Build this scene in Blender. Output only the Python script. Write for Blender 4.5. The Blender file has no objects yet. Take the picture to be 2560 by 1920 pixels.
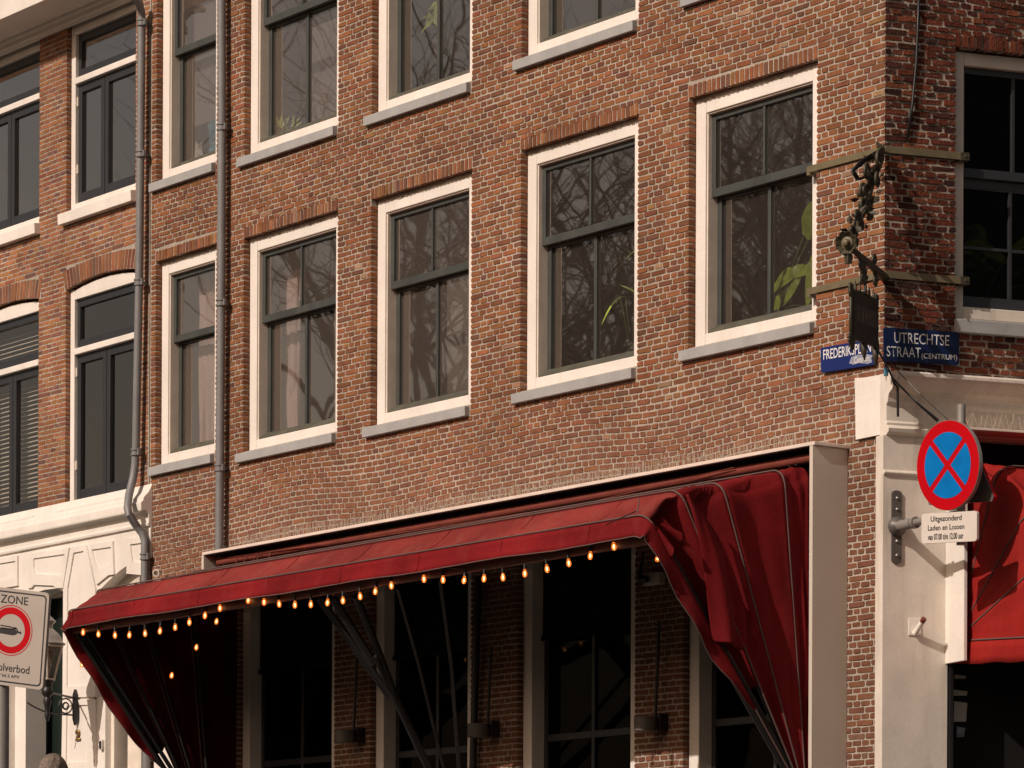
import bpy, math, random
import numpy as np
from mathutils import Vector, Matrix
from mathutils.geometry import tessellate_polygon

sc = bpy.context.scene
COL = sc.collection
PI = math.pi

# ------------------------------------------------------------------ camera, sky, sun, exposure
F = 9300.0; YH = 2502.36; ROLL = -.0042426; AA = .630156; BB = 1.303880; DC = 28.0
YAW = PI / 2 - AA
cz, sz = math.cos(YAW), math.sin(YAW); cr, sr_ = math.cos(ROLL), math.sin(ROLL)
R = (np.array([[cz, -sz, 0], [sz, cz, 0], [0, 0, 1]]) @ np.array([[cr, 0, sr_], [0, 1, 0], [-sr_, 0, cr]])
     @ np.array([[1., 0, 0], [0, 0, -1], [0, 1, 0]]))

def ray(u, v):
    return R @ np.array([(u - 1280) / F, (YH - v) / F, -1.])

_r = ray(2211, 500)
CP = np.array([-_r[0] * DC, -_r[1] * DC, 1.6])          # the corner of the brick house is the origin

cd = bpy.data.cameras.new('camera'); cam = bpy.data.objects.new('camera', cd); COL.objects.link(cam)
M4 = Matrix([list(R[i]) + [CP[i]] for i in range(3)] + [[0, 0, 0, 1]])
cam.matrix_world = M4
cd.sensor_width = 36; cd.lens = F / 2560 * 36; cd.shift_y = (YH - 960) / 2560
cd.clip_start = .1; cd.clip_end = 2000
sc.camera = cam

EL = math.radians(36); SUN = np.array([.11, -1.0]); SUN /= np.hypot(*SUN)
w = bpy.data.worlds.new('World'); sc.world = w; w.use_nodes = True
nt = w.node_tree; nt.nodes.clear()
sky = nt.nodes.new('ShaderNodeTexSky'); sky.sky_type = 'NISHITA'; sky.sun_disc = False
sky.sun_elevation = EL; sky.sun_rotation = math.atan2(SUN[0], SUN[1]) % (2 * PI)
sky.air_density = 1.0; sky.dust_density = 3.0; sky.ozone_density = .6
mx = nt.nodes.new('ShaderNodeMix'); mx.data_type = 'RGBA'; mx.blend_type = 'MULTIPLY'; mx.inputs[0].default_value = 1
mx.inputs[7].default_value = (1.0, .76, .58, 1)
bg = nt.nodes.new('ShaderNodeBackground'); bg.inputs[1].default_value = .080
wo = nt.nodes.new('ShaderNodeOutputWorld')
nt.links.new(sky.outputs[0], mx.inputs[6]); nt.links.new(mx.outputs[2], bg.inputs[0]); nt.links.new(bg.outputs[0], wo.inputs[0])

sd = bpy.data.lights.new('sun', 'SUN'); sd.energy = 3.5; sd.angle = math.radians(.5); sd.color = (1, .87, .77)
so = bpy.data.objects.new('sun', sd); COL.objects.link(so)
tosun = Vector((SUN[0] * math.cos(EL), SUN[1] * math.cos(EL), math.sin(EL)))
so.rotation_euler = tosun.to_track_quat('Z', 'Y').to_euler()
so.location = (0, -20, 30)
sc.view_settings.view_transform = 'Standard'; sc.view_settings.look = 'None'
sc.view_settings.exposure = 0; sc.view_settings.gamma = 1
sc.cycles.caustics_reflective = False; sc.cycles.caustics_refractive = False; sc.cycles.blur_glossy = .5; sc.cycles.max_bounces = 8; sc.cycles.transparent_max_bounces = 12

# ------------------------------------------------------------------ where things stand
ub = np.array([math.cos(BB), math.sin(BB), 0]); nb = np.array([math.sin(BB), -math.cos(BB), 0])

def FA(s, z, d=0.):                                      # the long front: s to the right, d out of the wall
    return (s, -d, z)

def FB(t, z, d=0.):                                      # the side street front
    p = ub * t + nb * d
    return (p[0], p[1], z)

def hit(u, v, P, n):
    d = ray(u, v); P = np.array(P, float); n = np.array(n, float)
    return CP + d * ((P - CP) @ n) / (d @ n)

def qA(u, v, d=0.):
    h = hit(u, v, (0, -d, 0), (0, 1, 0)); return h[0], h[2]

def qB(u, v, d=0.):
    h = hit(u, v, nb * d, nb); return h @ ub, h[2]

def qS(u, v, s):
    h = hit(u, v, (s, 0, 0), (1, 0, 0)); return -h[1], h[2]

def qT(u, v, t):                                         # plane square to the side street front at t
    h = hit(u, v, ub * t, ub); return h @ nb, h[2]

def at(u, v, dep):
    return CP + ray(u, v) * dep

# ------------------------------------------------------------------ mesh helper
class MB:
    def __init__(s):
        s.v = []; s.f = []; s.m = []
    def add(s, vs, fs, mi=0):
        o = len(s.v); s.v += [tuple(float(c) for c in p) for p in vs]
        for f in fs: s.f.append(tuple(i + o for i in f)); s.m.append(mi)
    def box8(s, p, mi=0):                                # p: 4 bottom ring, 4 top ring
        s.add(p, [(0, 3, 2, 1), (4, 5, 6, 7), (0, 1, 5, 4), (1, 2, 6, 5), (2, 3, 7, 6), (3, 0, 4, 7)], mi)
        return s
    def box(s, Fn, a0, a1, z0, z1, d0, d1, mi=0):
        return s.box8([Fn(a0, z0, d0), Fn(a1, z0, d0), Fn(a1, z0, d1), Fn(a0, z0, d1),
                       Fn(a0, z1, d0), Fn(a1, z1, d0), Fn(a1, z1, d1), Fn(a0, z1, d1)], mi)
    def prism(s, Fn, pts, d0, d1, mi=0):                 # polygon (a, z) between two depths
        n = len(pts)
        s.add([Fn(a, z, d1) for a, z in pts] + [Fn(a, z, d0) for a, z in pts],
              [tuple(range(n)), tuple(range(2 * n - 1, n - 1, -1))] + [(i, n + i, n + (i + 1) % n, (i + 1) % n) for i in range(n)], mi)
        return s
    def tube(s, path, r, n=8, mi=0, caps=True):
        path = [Vector(p) for p in path]; k = len(path)
        rs = r if isinstance(r, (list, tuple)) else [r] * k
        vs = []; prev = None
        for i, p in enumerate(path):
            t = (path[min(i + 1, k - 1)] - path[max(i - 1, 0)]).normalized()
            if prev is None:
                a = Vector((0, 0, 1)) if abs(t.z) < .9 else Vector((1, 0, 0))
                x = t.cross(a).normalized()
            else:
                x = prev - t * prev.dot(t)
                x = x.normalized() if x.length > 1e-6 else t.orthogonal().normalized()
            prev = x; y = t.cross(x)
            for j in range(n):
                an = 2 * PI * j / n
                vs.append(p + (x * math.cos(an) + y * math.sin(an)) * rs[i])
        fs = [(i * n + j, i * n + (j + 1) % n, (i + 1) * n + (j + 1) % n, (i + 1) * n + j) for i in range(k - 1) for j in range(n)]
        if caps: fs += [tuple(range(n - 1, -1, -1)), tuple(range((k - 1) * n, k * n))]
        s.add(vs, fs, mi); return s
    def lathe(s, o, ax, prof, n=16, mi=0):               # prof: (radius, height along ax)
        o = Vector(o); ax = Vector(ax).normalized(); x = ax.orthogonal().normalized(); y = ax.cross(x)
        vs = []
        for r, h in prof:
            for j in range(n):
                an = 2 * PI * j / n
                vs.append(o + ax * h + (x * math.cos(an) + y * math.sin(an)) * max(r, 1e-4))
        k = len(prof)
        fs = [(i * n + j, i * n + (j + 1) % n, (i + 1) * n + (j + 1) % n, (i + 1) * n + j) for i in range(k - 1) for j in range(n)]
        fs += [tuple(range(n - 1, -1, -1)), tuple(range((k - 1) * n, k * n))]
        s.add(vs, fs, mi); return s
    def grid(s, rows, mi=0, close=False):
        n = len(rows[0]); k = len(rows)
        s.add([p for r in rows for p in r],
              [(i * n + j, i * n + j + 1, (i + 1) * n + j + 1, (i + 1) * n + j) for i in range(k - 1) for j in range(n - 1)], mi)
        return s
    def extrude(s, Fn, prof, a0, a1, mi=0):              # closed profile of (d, z) run along a
        n = len(prof)
        s.add([Fn(a0, z, d) for d, z in prof] + [Fn(a1, z, d) for d, z in prof],
              [tuple(range(n)), tuple(range(2 * n - 1, n - 1, -1))] + [(i, n + i, n + (i + 1) % n, (i + 1) % n) for i in range(n)], mi)
        return s
    def build(s, name, mats, parent=None, smooth=False, bevel=0, recalc=True, label=None):
        me = bpy.data.meshes.new(name)
        me.from_pydata(s.v, [], s.f)
        for m in (mats if isinstance(mats, (list, tuple)) else [mats]): me.materials.append(m)
        if len(set(s.m)) > 1: me.polygons.foreach_set('material_index', s.m)
        if recalc:
            import bmesh
            b = bmesh.new(); b.from_mesh(me); bmesh.ops.recalc_face_normals(b, faces=b.faces); b.to_mesh(me); b.free()
        if smooth: me.polygons.foreach_set('use_smooth', [True] * len(me.polygons))
        ob = bpy.data.objects.new(name, me); COL.objects.link(ob)
        if smooth == 'auto':
            md = ob.modifiers.new('edge', 'EDGE_SPLIT'); md.split_angle = math.radians(40)
        if bevel:
            md = ob.modifiers.new('bevel', 'BEVEL'); md.width = bevel; md.segments = 2; md.limit_method = 'ANGLE'
        adopt(ob, parent)
        if label: ob['label'] = label
        return ob

def tag(o, label, cat, group=None, kind=None):
    o['label'] = label; o['category'] = cat
    if group: o['group'] = group
    if kind: o['kind'] = kind
    return o

def thing(name, label, cat, loc=(0, 0, 0), group=None):
    o = bpy.data.objects.new(name, None); COL.objects.link(o)
    o.location = loc; o.empty_display_size = .2
    BASE[o.name] = Vector(loc)
    return tag(o, label, cat, group)

BASE = {}
def adopt(ob, parent):
    if parent is None: return
    ob.parent = parent
    ob.matrix_parent_inverse = Matrix.Translation(BASE.get(parent.name, Vector((0, 0, 0)))).inverted()

def structure(o):
    o['kind'] = 'structure'; return o

# ------------------------------------------------------------------ materials
def mat(name, col, rough=.6, var=.12, vscale=6., bump=.15, bscale=60., spec=.4, metal=0., streak=0., dirt=None, attr=None, fine=0., coat=0., broad=0.):
    m = bpy.data.materials.new(name); m.use_nodes = True
    n = m.node_tree.nodes; l = m.node_tree.links; p = n['Principled BSDF']
    p.inputs['Roughness'].default_value = rough; p.inputs['Specular IOR Level'].default_value = spec; p.inputs['Metallic'].default_value = metal
    if coat: p.inputs['Coat Weight'].default_value = coat
    tc = n.new('ShaderNodeTexCoord')
    def noise(scale, det=4, sy=None):
        t = n.new('ShaderNodeTexNoise'); t.inputs['Scale'].default_value = scale; t.inputs['Detail'].default_value = det
        if sy is None: l.new(tc.outputs['Object'], t.inputs['Vector'])
        else:
            mp = n.new('ShaderNodeMapping'); mp.inputs['Scale'].default_value = (1, 1, sy)
            l.new(tc.outputs['Object'], mp.inputs['Vector']); l.new(mp.outputs[0], t.inputs['Vector'])
        return t
    if attr:
        a = n.new('ShaderNodeAttribute'); a.attribute_name = attr; src = a.outputs['Color']
    else:
        a = n.new('ShaderNodeRGB'); a.outputs[0].default_value = (*col, 1); src = a.outputs[0]
    def mult(src, tex, lo, hi, fmin=.3, fmax=.7):
        mr = n.new('ShaderNodeMapRange'); mr.inputs[1].default_value = fmin; mr.inputs[2].default_value = fmax
        mr.inputs[3].default_value = lo; mr.inputs[4].default_value = hi
        l.new(tex.outputs[0], mr.inputs[0])
        x = n.new('ShaderNodeMix'); x.data_type = 'RGBA'; x.blend_type = 'MULTIPLY'; x.inputs[0].default_value = 1
        l.new(src, x.inputs[6]); l.new(mr.outputs[0], x.inputs[7]); return x.outputs[2]
    def over(src, tex, c, fmin, fmax, amt):
        mr = n.new('ShaderNodeMapRange'); mr.inputs[1].default_value = fmin; mr.inputs[2].default_value = fmax
        mr.inputs[3].default_value = 0; mr.inputs[4].default_value = amt
        l.new(tex.outputs[0], mr.inputs[0])
        x = n.new('ShaderNodeMix'); x.data_type = 'RGBA'
        l.new(mr.outputs[0], x.inputs[0]); l.new(src, x.inputs[6]); x.inputs[7].default_value = (*c, 1); return x.outputs[2]
    if var: src = mult(src, noise(vscale), 1 - var, 1 + var * .6)
    if broad: src = mult(src, noise(.75, 5), 1 - broad, 1 + broad * .5)
    if fine: src = mult(src, noise(vscale * 14, 3), 1 - fine, 1 + fine * .5)
    if streak: src = over(src, noise(9, 5, .12), dirt or (.2, .16, .12), .52, .78, streak)
    elif dirt: src = over(src, noise(3.5, 8), dirt, .55, .75, .55)
    l.new(src, p.inputs['Base Color'])
    if bump:
        b = n.new('ShaderNodeBump'); b.inputs['Strength'].default_value = bump; b.inputs['Distance'].default_value = .01
        t = noise(bscale, 6); l.new(t.outputs[0], b.inputs['Height']); l.new(b.outputs[0], p.inputs['Normal'])
    return m

def emat(name, col, s):
    m = bpy.data.materials.new(name); m.use_nodes = True; n = m.node_tree.nodes; n.clear()
    e = n.new('ShaderNodeEmission'); e.inputs[0].default_value = (*col, 1); e.inputs[1].default_value = s
    o = n.new('ShaderNodeOutputMaterial'); m.node_tree.links.new(e.outputs[0], o.inputs[0]); return m

def glassmat(name, tint=(.93, .92, .9), mult=1.7, wav=.25, wscale=1.6, haze=0.):
    m = bpy.data.materials.new(name); m.use_nodes = True; n = m.node_tree.nodes; l = m.node_tree.links; n.clear()
    tr = n.new('ShaderNodeBsdfTransparent'); tr.inputs[0].default_value = (*tint, 1)
    gl = n.new('ShaderNodeBsdfGlossy'); gl.inputs['Roughness'].default_value = .012; gl.inputs[0].default_value = (1, .93, .87, 1)
    fr = n.new('ShaderNodeFresnel'); fr.inputs[0].default_value = 1.52
    mu = n.new('ShaderNodeMath'); mu.operation = 'MULTIPLY'; mu.use_clamp = True; mu.inputs[1].default_value = mult
    mi = n.new('ShaderNodeMixShader'); o = n.new('ShaderNodeOutputMaterial')
    tc = n.new('ShaderNodeTexCoord'); t = n.new('ShaderNodeTexNoise'); t.inputs['Scale'].default_value = wscale; t.inputs['Detail'].default_value = 1.5
    b = n.new('ShaderNodeBump'); b.inputs['Strength'].default_value = wav; b.inputs['Distance'].default_value = .02
    l.new(tc.outputs['Object'], t.inputs['Vector']); l.new(t.outputs[0], b.inputs['Height']); l.new(b.outputs[0], gl.inputs['Normal'])
    l.new(fr.outputs[0], mu.inputs[0]); l.new(mu.outputs[0], mi.inputs[0])
    first = tr
    if haze:
        df = n.new('ShaderNodeBsdfDiffuse'); df.inputs[0].default_value = (.5, .42, .36, 1)
        mh = n.new('ShaderNodeMixShader'); mh.inputs[0].default_value = haze
        l.new(tr.outputs[0], mh.inputs[1]); l.new(df.outputs[0], mh.inputs[2]); first = mh
    l.new(first.outputs[0], mi.inputs[1]); l.new(gl.outputs[0], mi.inputs[2])
    l.new(mi.outputs[0], o.inputs[0]); return m

M = {}
M['brick'] = mat('brick', (.3, .1, .06), .9, .22, 9, .5, 110, .15, attr='brick', fine=.28, broad=.22, streak=.18, dirt=(.22, .135, .09))
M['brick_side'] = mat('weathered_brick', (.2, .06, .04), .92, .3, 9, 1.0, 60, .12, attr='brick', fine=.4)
M['mortar'] = mat('mortar', (.43, .37, .305), .95, .18, 2.2, .6, 90, .1, dirt=(.29, .235, .19), fine=.2, broad=.18)
M['cream'] = mat('cream_paint', (.82, .765, .70), .45, .05, 3, .10, 45, .4, streak=.26, dirt=(.58, .49, .39), fine=.05, broad=.08)
M['cream_old'] = mat('old_cream_paint', (.76, .69, .60), .5, .1, 4, .12, 30, .35, streak=.5, dirt=(.42, .34, .27), fine=.06, broad=.15)
M['cream_flat'] = mat('cream_metal_panel', (.62, .55, .47), .42, .04, 2, .02, 30, .4, streak=.08, dirt=(.5, .42, .34))
M['jamb'] = mat('taupe_paint', (.74, .66, .56), .55, .1, 6, .12, 50, .35, streak=.25, dirt=(.3, .26, .2))
M['sash'] = mat('dark_green_paint', (.055, .062, .058), .4, .2, 5, .08, 60, .5, streak=.3, dirt=(.12, .11, .085))
M['rail'] = mat('mossy_green_paint', (.085, .083, .062), .5, .25, 8, .12, 60, .45, streak=.45, dirt=(.2, .18, .12))
M['dark'] = mat('anthracite_paint', (.028, .03, .034), .4, .1, 5, .05, 60, .5)
M['stone'] = mat('grey_painted_sill', (.37, .375, .37), .6, .1, 6, .2, 70, .3, streak=.15, dirt=(.28, .26, .23), fine=.1)
M['pipe'] = mat('grey_zinc', (.185, .185, .185), .5, .12, 7, .06, 40, .5, streak=.3, dirt=(.28, .27, .26))
M['room'] = mat('dim_plaster', (.10, .085, .075), .9, .1, 2, 0)
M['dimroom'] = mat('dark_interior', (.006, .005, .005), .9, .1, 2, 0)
M['red'] = mat('red_canvas', (.185, .010, .012), .8, .26, 1.8, .35, 120, .1, broad=.2, streak=.45, dirt=(.20, .030, .028), fine=.10)
M['redfade'] = mat('faded_red_canvas', (.23, .034, .029), .85, .26, 1.8, .35, 120, .12, broad=.2, streak=.7, dirt=(.21, .058, .046), fine=.10)
M['redbright'] = mat('bright_red_canvas', (.30, .017, .014), .8, .16, 1.8, .3, 120, .1, broad=.12, streak=.3, dirt=(.30, .04, .033), fine=.08)
M['redshade'] = mat('shaded_red_canvas', (.045, .004, .005), .85, .2, 2, .2, 60, .1)  # darker copy of the red canvas, the hood's inner shade put into its colour
M['stem'] = mat('plant_stem', (.10, .14, .03), .6, .2, 10, 0)
M['piping'] = mat('grey_piping', (.12, .072, .064), .7, .15, 6, .1)
M['tube'] = mat('red_brown_metal', (.19, .045, .032), .5, .2, 5, .05, 40, .4)
M['black'] = mat('black_metal', (.012, .011, .011), .45, .1, 5, .05, 50, .5)
M['iron'] = mat('olive_wrought_iron', (.055, .046, .026), .5, .35, 14, .3, 60, .5, dirt=(.02, .018, .012))
M['band'] = mat('olive_strap_paint', (.15, .125, .07), .5, .2, 9, .15, 60, .4, dirt=(.11, .09, .05))
M['board'] = mat('dark_painted_board', (.028, .018, .013), .6, .3, 8, .2)
M['blue'] = mat('blue_enamel', (.010, .024, .13), .4, .08, 4, .02, 20, .3)
M['bluedark'] = mat('dark_blue_enamel', (.005, .014, .062), .4, .12, 5, .03, 20, .3)
M['enamel'] = mat('white_enamel', (.78, .76, .74), .35, .04, 4, 0)
M['worn'] = mat('worn_enamel', (.28, .3, .38), .6, .4, 20, .2)
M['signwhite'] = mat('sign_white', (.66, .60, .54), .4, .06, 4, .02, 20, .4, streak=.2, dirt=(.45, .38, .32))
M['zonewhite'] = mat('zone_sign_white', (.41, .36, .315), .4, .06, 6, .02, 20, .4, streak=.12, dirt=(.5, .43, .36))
M['signred'] = mat('sign_red', (.46, .0008, .006), .5, .06, 3, .02, 20, .12)
M['signblue'] = mat('sign_blue', (.0005, .16, .47), .5, .16, 7, .02, 20, .12)
M['ink'] = mat('black_lettering', (.015, .014, .016), .5, .05, 4, 0)
M['galv'] = mat('galvanised_steel', (.30, .28, .26), .45, .15, 10, .05, 40, .5, metal=.3)
M['gun'] = mat('dark_grey_steel', (.10, .088, .08), .45, .15, 10, .05, 40, .5)
M['spike'] = mat('wire_spikes', (.50, .42, .34), .4, .1, 10, 0, metal=.2)
M['flash'] = mat('cream_metal_edge', (.72, .62, .54), .5, .1, 5, .03, 40, .4)
M['greendoor'] = mat('dark_green_door', (.012, .02, .016), .3, .1, 5, .03, 40, .5)
M['curtain'] = mat('dusty_pink_curtain', (.62, .46, .41), .9, .1, 6, .1)
M['net'] = mat('grey_net_curtain', (.20, .175, .16), .95, .1, 6, .1)
M['leaf'] = mat('plant_leaf', (.33, .43, .07), .45, .3, 14, .05, spec=.4)
M['bluebag'] = mat('blue_plastic', (.10, .32, .44), .35, .4, 10, .5, 14, .5)
M['paper'] = mat('white_paper', (.6, .57, .53), .8, .05, 5, 0)
M['hair'] = mat('ash_blond_hair', (.23, .175, .135), .55, .5, 55, .9, 90, fine=.3)
M['skin'] = mat('skin', (.5, .3, .22), .5, .08, 8, .05)
M['coatcloth'] = mat('navy_coat', (.03, .035, .05), .9, .1, 8, .1)
M['bark'] = mat('bark', (.085, .060, .043), .95, .3, 5, .4)
M['paving'] = mat('street_paving', (.07, .063, .056), .9, .2, 2, .3, 20)
M['blind'] = mat('black_screen_cloth', (.006, .006, .006), .8, .1, 5, 0, spec=.1)
M['brass'] = mat('gilded_brass', (.35, .22, .07), .35, .1, 10, 0, metal=.7)
M['glass'] = glassmat('old_window_glass', wav=.05, mult=4.6, haze=.065)
M['glass_calm'] = glassmat('window_glass', wav=.03, mult=4.4, haze=.02)
M['glass_hazy'] = glassmat('dusty_window_glass', wav=.04, haze=.13, mult=3.8)
M['glass_clear'] = glassmat('dark_window_glass', wav=.03, mult=2.6)
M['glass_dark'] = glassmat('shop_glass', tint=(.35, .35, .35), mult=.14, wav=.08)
M['glass_lamp'] = glassmat('lantern_glass', tint=(.85, .83, .78), mult=1.5, wav=.0, haze=.12)
M['bulbglass'] = glassmat('amber_bulb_glass', tint=(1., .74, .40), mult=1.2, wav=0)
_n = M['bulbglass'].node_tree; _e = _n.nodes.new('ShaderNodeEmission'); _e.inputs[0].default_value = (1, .30, .05, 1); _e.inputs[1].default_value = .2
_a = _n.nodes.new('ShaderNodeAddShader'); _o = [x for x in _n.nodes if x.type == 'OUTPUT_MATERIAL'][0]; _s = _o.inputs[0].links[0].from_socket
_n.links.new(_s, _a.inputs[0]); _n.links.new(_e.outputs[0], _a.inputs[1]); _n.links.new(_a.outputs[0], _o.inputs[0])
M['filament'] = emat('glowing_filament', (1., .76, .50), 4.5)
# ------------------------------------------------------------------ brickwork
def brick_mesh(Fn, quads, prot, base, cols, rng, jit=.0015, cut=.0065):
    q = np.array(quads, float); N = len(q)
    nxt = np.roll(q, -1, axis=1); e = nxt - q; L = np.linalg.norm(e, axis=2, keepdims=True)
    k = np.minimum(cut * (0.5 + rng.random((N, 4, 1))), L * .22)
    a = q + e / L * k; b = nxt - e / L * np.minimum(cut * (.5 + rng.random((N, 4, 1))), L * .22)
    out = np.stack([a, b], axis=2).reshape(N, 8, 2)
    out += rng.normal(0, jit, out.shape)
    c = out.mean(axis=1, keepdims=True)
    toc = c - out; toc /= np.linalg.norm(toc, axis=2, keepdims=True)
    front = out + toc * .0035
    dfr = np.array(prot)[:, None] + rng.normal(0, .0007, (N, 8)) + rng.normal(0, .0006, (N, 1)) * np.sign(toc[:, :, 0])
    pts = np.concatenate([out.reshape(N, 8, 2), front], axis=1)          # N,16,2
    dep = np.concatenate([np.repeat(np.array(base)[:, None], 8, 1), dfr], axis=1)
    s, z, d = pts[:, :, 0].ravel(), pts[:, :, 1].ravel(), dep.ravel()
    P = Fn(s, z, d)
    o = (np.arange(N) * 16)[:, None]
    fs = [(o + np.array([8, 9, 10, 11, 12, 13, 14, 15])).tolist()]
    for i in range(8):
        j = (i + 1) % 8
        fs.append((o + np.array([i, j, 8 + j, 8 + i])).tolist())
    faces = [f for g in fs for f in g]
    colr = np.repeat(np.array(cols), 16, axis=0)
    return P, faces, colr

def vFA(s, z, d): return np.stack([s, -d, z], 1)
def vFB(s, z, d): return np.stack([ub[0] * s + nb[0] * d, ub[1] * s + nb[1] * d, z], 1)

def palette(rng, n, cols, wts, sd=.10):
    c = np.array(cols)[rng.choice(len(cols), n, p=np.array(wts) / sum(wts))]
    return np.clip(c * np.exp(rng.normal(0, sd, (n, 1))) * np.exp(rng.normal(0, .04, (n, 3))), .008, .8)

def lay(rng, z0, z1, h, L, srange, ops, gap=.0115, warp=None, split=.10, gs=None):
    gs = gap if gs is None else gs
    quads = []; deep = []
    k = 0; z = z0
    while z < z1:
        zc = z + h / 2; s0, s1 = srange(zc)
        segs = [(s0, s1, False, False)]
        for (a, b, za, zb) in ops:
            if za - h * .3 < zc < zb + h * .2:
                new = []
                for (p, q, dp, dq) in segs:
                    if b <= p or a >= q: new.append((p, q, dp, dq)); continue
                    if a > p: new.append((p, a, dp, True))
                    if b < q: new.append((b, q, True, dq))
                segs = new
        st = L if k % 2 == 0 else L / 2
        off = (k // 2 % 2) * L / 2 if k % 2 == 0 else L / 4
        for (p, q, dp, dq) in segs:
            js = [j * st + off for j in range(int(math.floor((p - off) / st)), int(math.ceil((q - off) / st)) + 1)]
            js = [j + rng.normal(0, .006) for j in js]
            js = [j for j in js if p + .045 < j < q - .045]
            if st == L:
                js += [j + L / 2 for j in js if rng.random() < split and j + L / 2 < q - .05]
                js.sort()
            ed = [p] + js + [q]
            for i in range(len(ed) - 1):
                a, b = ed[i], ed[i + 1]
                ga = 0 if i == 0 else gs / 2; gb = 0 if i == len(ed) - 2 else gs / 2
                if b - a - ga - gb < .02: continue
                w0 = warp(a, zc) if warp else 0; w1 = warp(b, zc) if warp else 0
                r = rng.normal(0, .0016, 4)
                quads.append([(a + ga, z + gap / 2 + w0 + r[0]), (b - gb, z + gap / 2 + w1 + r[1]), (b - gb, z + h - gap / 2 + w1 + r[2]), (a + ga, z + h - gap / 2 + w0 + r[3])])
                deep.append((i == 0 and dp) or (i == len(ed) - 2 and dq))
        z += h; k += 1
    return quads, deep

def wall_mesh(name, Fn, vFn, rng, outline, holes, quads, deep, cols, mats, parent, thick=.3, mort=-.003, jit=.0015, prot=(.0005, .0042), noback=False):
    polys = [[Vector((a, z, 0)) for a, z in outline]] + [[Vector((a, z, 0)) for a, z in h] for h in holes]
    flat = [p for pl in polys for p in pl]
    tris = tessellate_polygon(polys)
    mb = MB()
    mb.add([Fn(p.x, p.y, mort) for p in flat], [tuple(t) for t in tris])
    for h in holes:
        n = len(h)
        for i in range(n):
            (a0, z0), (a1, z1) = h[i], h[(i + 1) % n]
            mb.add([Fn(a0, z0, mort), Fn(a1, z1, mort), Fn(a1, z1, -thick), Fn(a0, z0, -thick)], [(0, 1, 2, 3)])
    nv = len(mb.v)
    N = len(quads)
    P, faces, colr = brick_mesh(vFn, quads, rng.uniform(prot[0], prot[1], N), np.where(np.array(deep), -.085, -.014), cols, rng, jit)
    verts = mb.v + [tuple(p) for p in P.tolist()]
    fs = mb.f + [tuple(i + nv for i in f) for f in faces]
    me = bpy.data.meshes.new(name); me.from_pydata(verts, [], fs)
    for m in mats: me.materials.append(m)
    me.polygons.foreach_set('material_index', [0] * len(mb.f) + [1] * len(faces))
    at_ = me.attributes.new('brick', 'FLOAT_COLOR', 'POINT')
    c4 = np.ones((len(verts), 4)); c4[nv:, :3] = colr; c4[:nv, :3] = .4
    at_.data.foreach_set('color', c4.ravel())
    ob = bpy.data.objects.new(name, me); COL.objects.link(ob); adopt(ob, parent)
    return ob

def soldiers(rng, s0, s1, z0, z1, pitch, arc=0., flare=0., gap=.011):
    n = max(2, int(round((s1 - s0) / pitch))); q = []
    for i in range(n):
        a = s0 + (s1 - s0) * i / n; b = s0 + (s1 - s0) * (i + 1) / n
        def up(x): return arc * (1 - ((x - (s0 + s1) / 2) / ((s1 - s0) / 2)) ** 2)
        def fl(x): return flare * (x - (s0 + s1) / 2) / ((s1 - s0) / 2)
        r = rng.normal(0, .002, 4)
        q.append([(a + gap / 2, z0 + up(a) + r[0]), (b - gap / 2, z0 + up(b) + r[1]), (b - gap / 2 + fl(b), z1 + up(b) * .8 + r[2]), (a + gap / 2 + fl(a), z1 + up(a) * .8 + r[3])])
    return q

rng = np.random.default_rng(7)
random.seed(7)
RED = [(.254, .102, .049), (.232, .092, .045), (.284, .117, .052), (.204, .084, .048), (.18, .081, .053), (.295, .130, .058), (.33, .20, .12)]
REDW = [5, 5, 3, 3, 1.6, 1.0, .18]

# ------------------------------------------------------------------ the brick corner house
house = thing('corner_house', 'red brown brick corner house with white framed sash windows above a red awning', 'house')

WIN = [(-2.343, -.781), (-4.628, -3.015), (-6.915, -5.362), (-9.082, -7.470), (-10.715, -9.590)]
Z0, Z1, ZT = 6.80, 8.845, 9.635
LEFT_END = -10.83
def jog(): return rng.normal(0, .006)
win_rows = []
for i, (a, b) in enumerate(WIN):
    win_rows.append((a, b, [6.85, 6.80, 6.785, 6.805, 6.86][i], [8.855, 8.852, 8.825, 8.83, 8.865][i]))
top_rows = [(a, b, z, z + 2.04) for (a, b), z in zip(WIN, [9.70, 9.645, 9.600, 9.615, 9.66])]
CAS_Z = 5.84; PIV = (.315, 3.10)
GW = []
for (u0, u1) in ((608, 836), (941, 1177), (1309, 1587), (1724, 2030)):
    GW.append((qA(u0, 1650, -.06)[0], qA(u1, 1650, 0)[0], 1.0, 5.55))
GW[3] = (GW[3][0], -.56, 1.0, 5.55)
opsA = []
for (a, b, z0, z1) in win_rows + top_rows:
    opsA.append((a, b, z0 - .03, z1)); opsA.append((a - .025, b + .012, z1 - .001, z1 + .098))
for g in GW: opsA.append(g)
def warpA(s, z):
    return (.034 * math.sin(1.55 * s + 2.2) * math.exp(-((z - 6.25) / .42) ** 2) + .010 * math.sin(2.9 * s + z * 2)
            * math.exp(-((z - 6.2) / .5) ** 2) + .006 * math.sin(.9 * s + 1.3 * z) + .010 * math.sin(1.7 * s + .6) * math.exp(-((z - 9.2) / .25) ** 2))
def endA(z):                                             # the corner leans a little towards the foot
    return (LEFT_END + .02, .0 if z > 5.9 else -.02)
qa, deepA = lay(rng, 2.4, 12.2, .0499, .1955, endA, opsA, warp=warpA)
colsA = palette(rng, len(qa), RED, REDW)
zz = np.array(qa)[:, :, 1].mean(1)
for i, z in enumerate(zz):                               # bricks turn duller and browner towards the lower storey
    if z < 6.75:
        g = min(1, (6.75 - z) / .6); c = colsA[i]; colsA[i] = c * (1 - .5 * g) + np.array([.118, .056, .038]) * g
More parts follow.
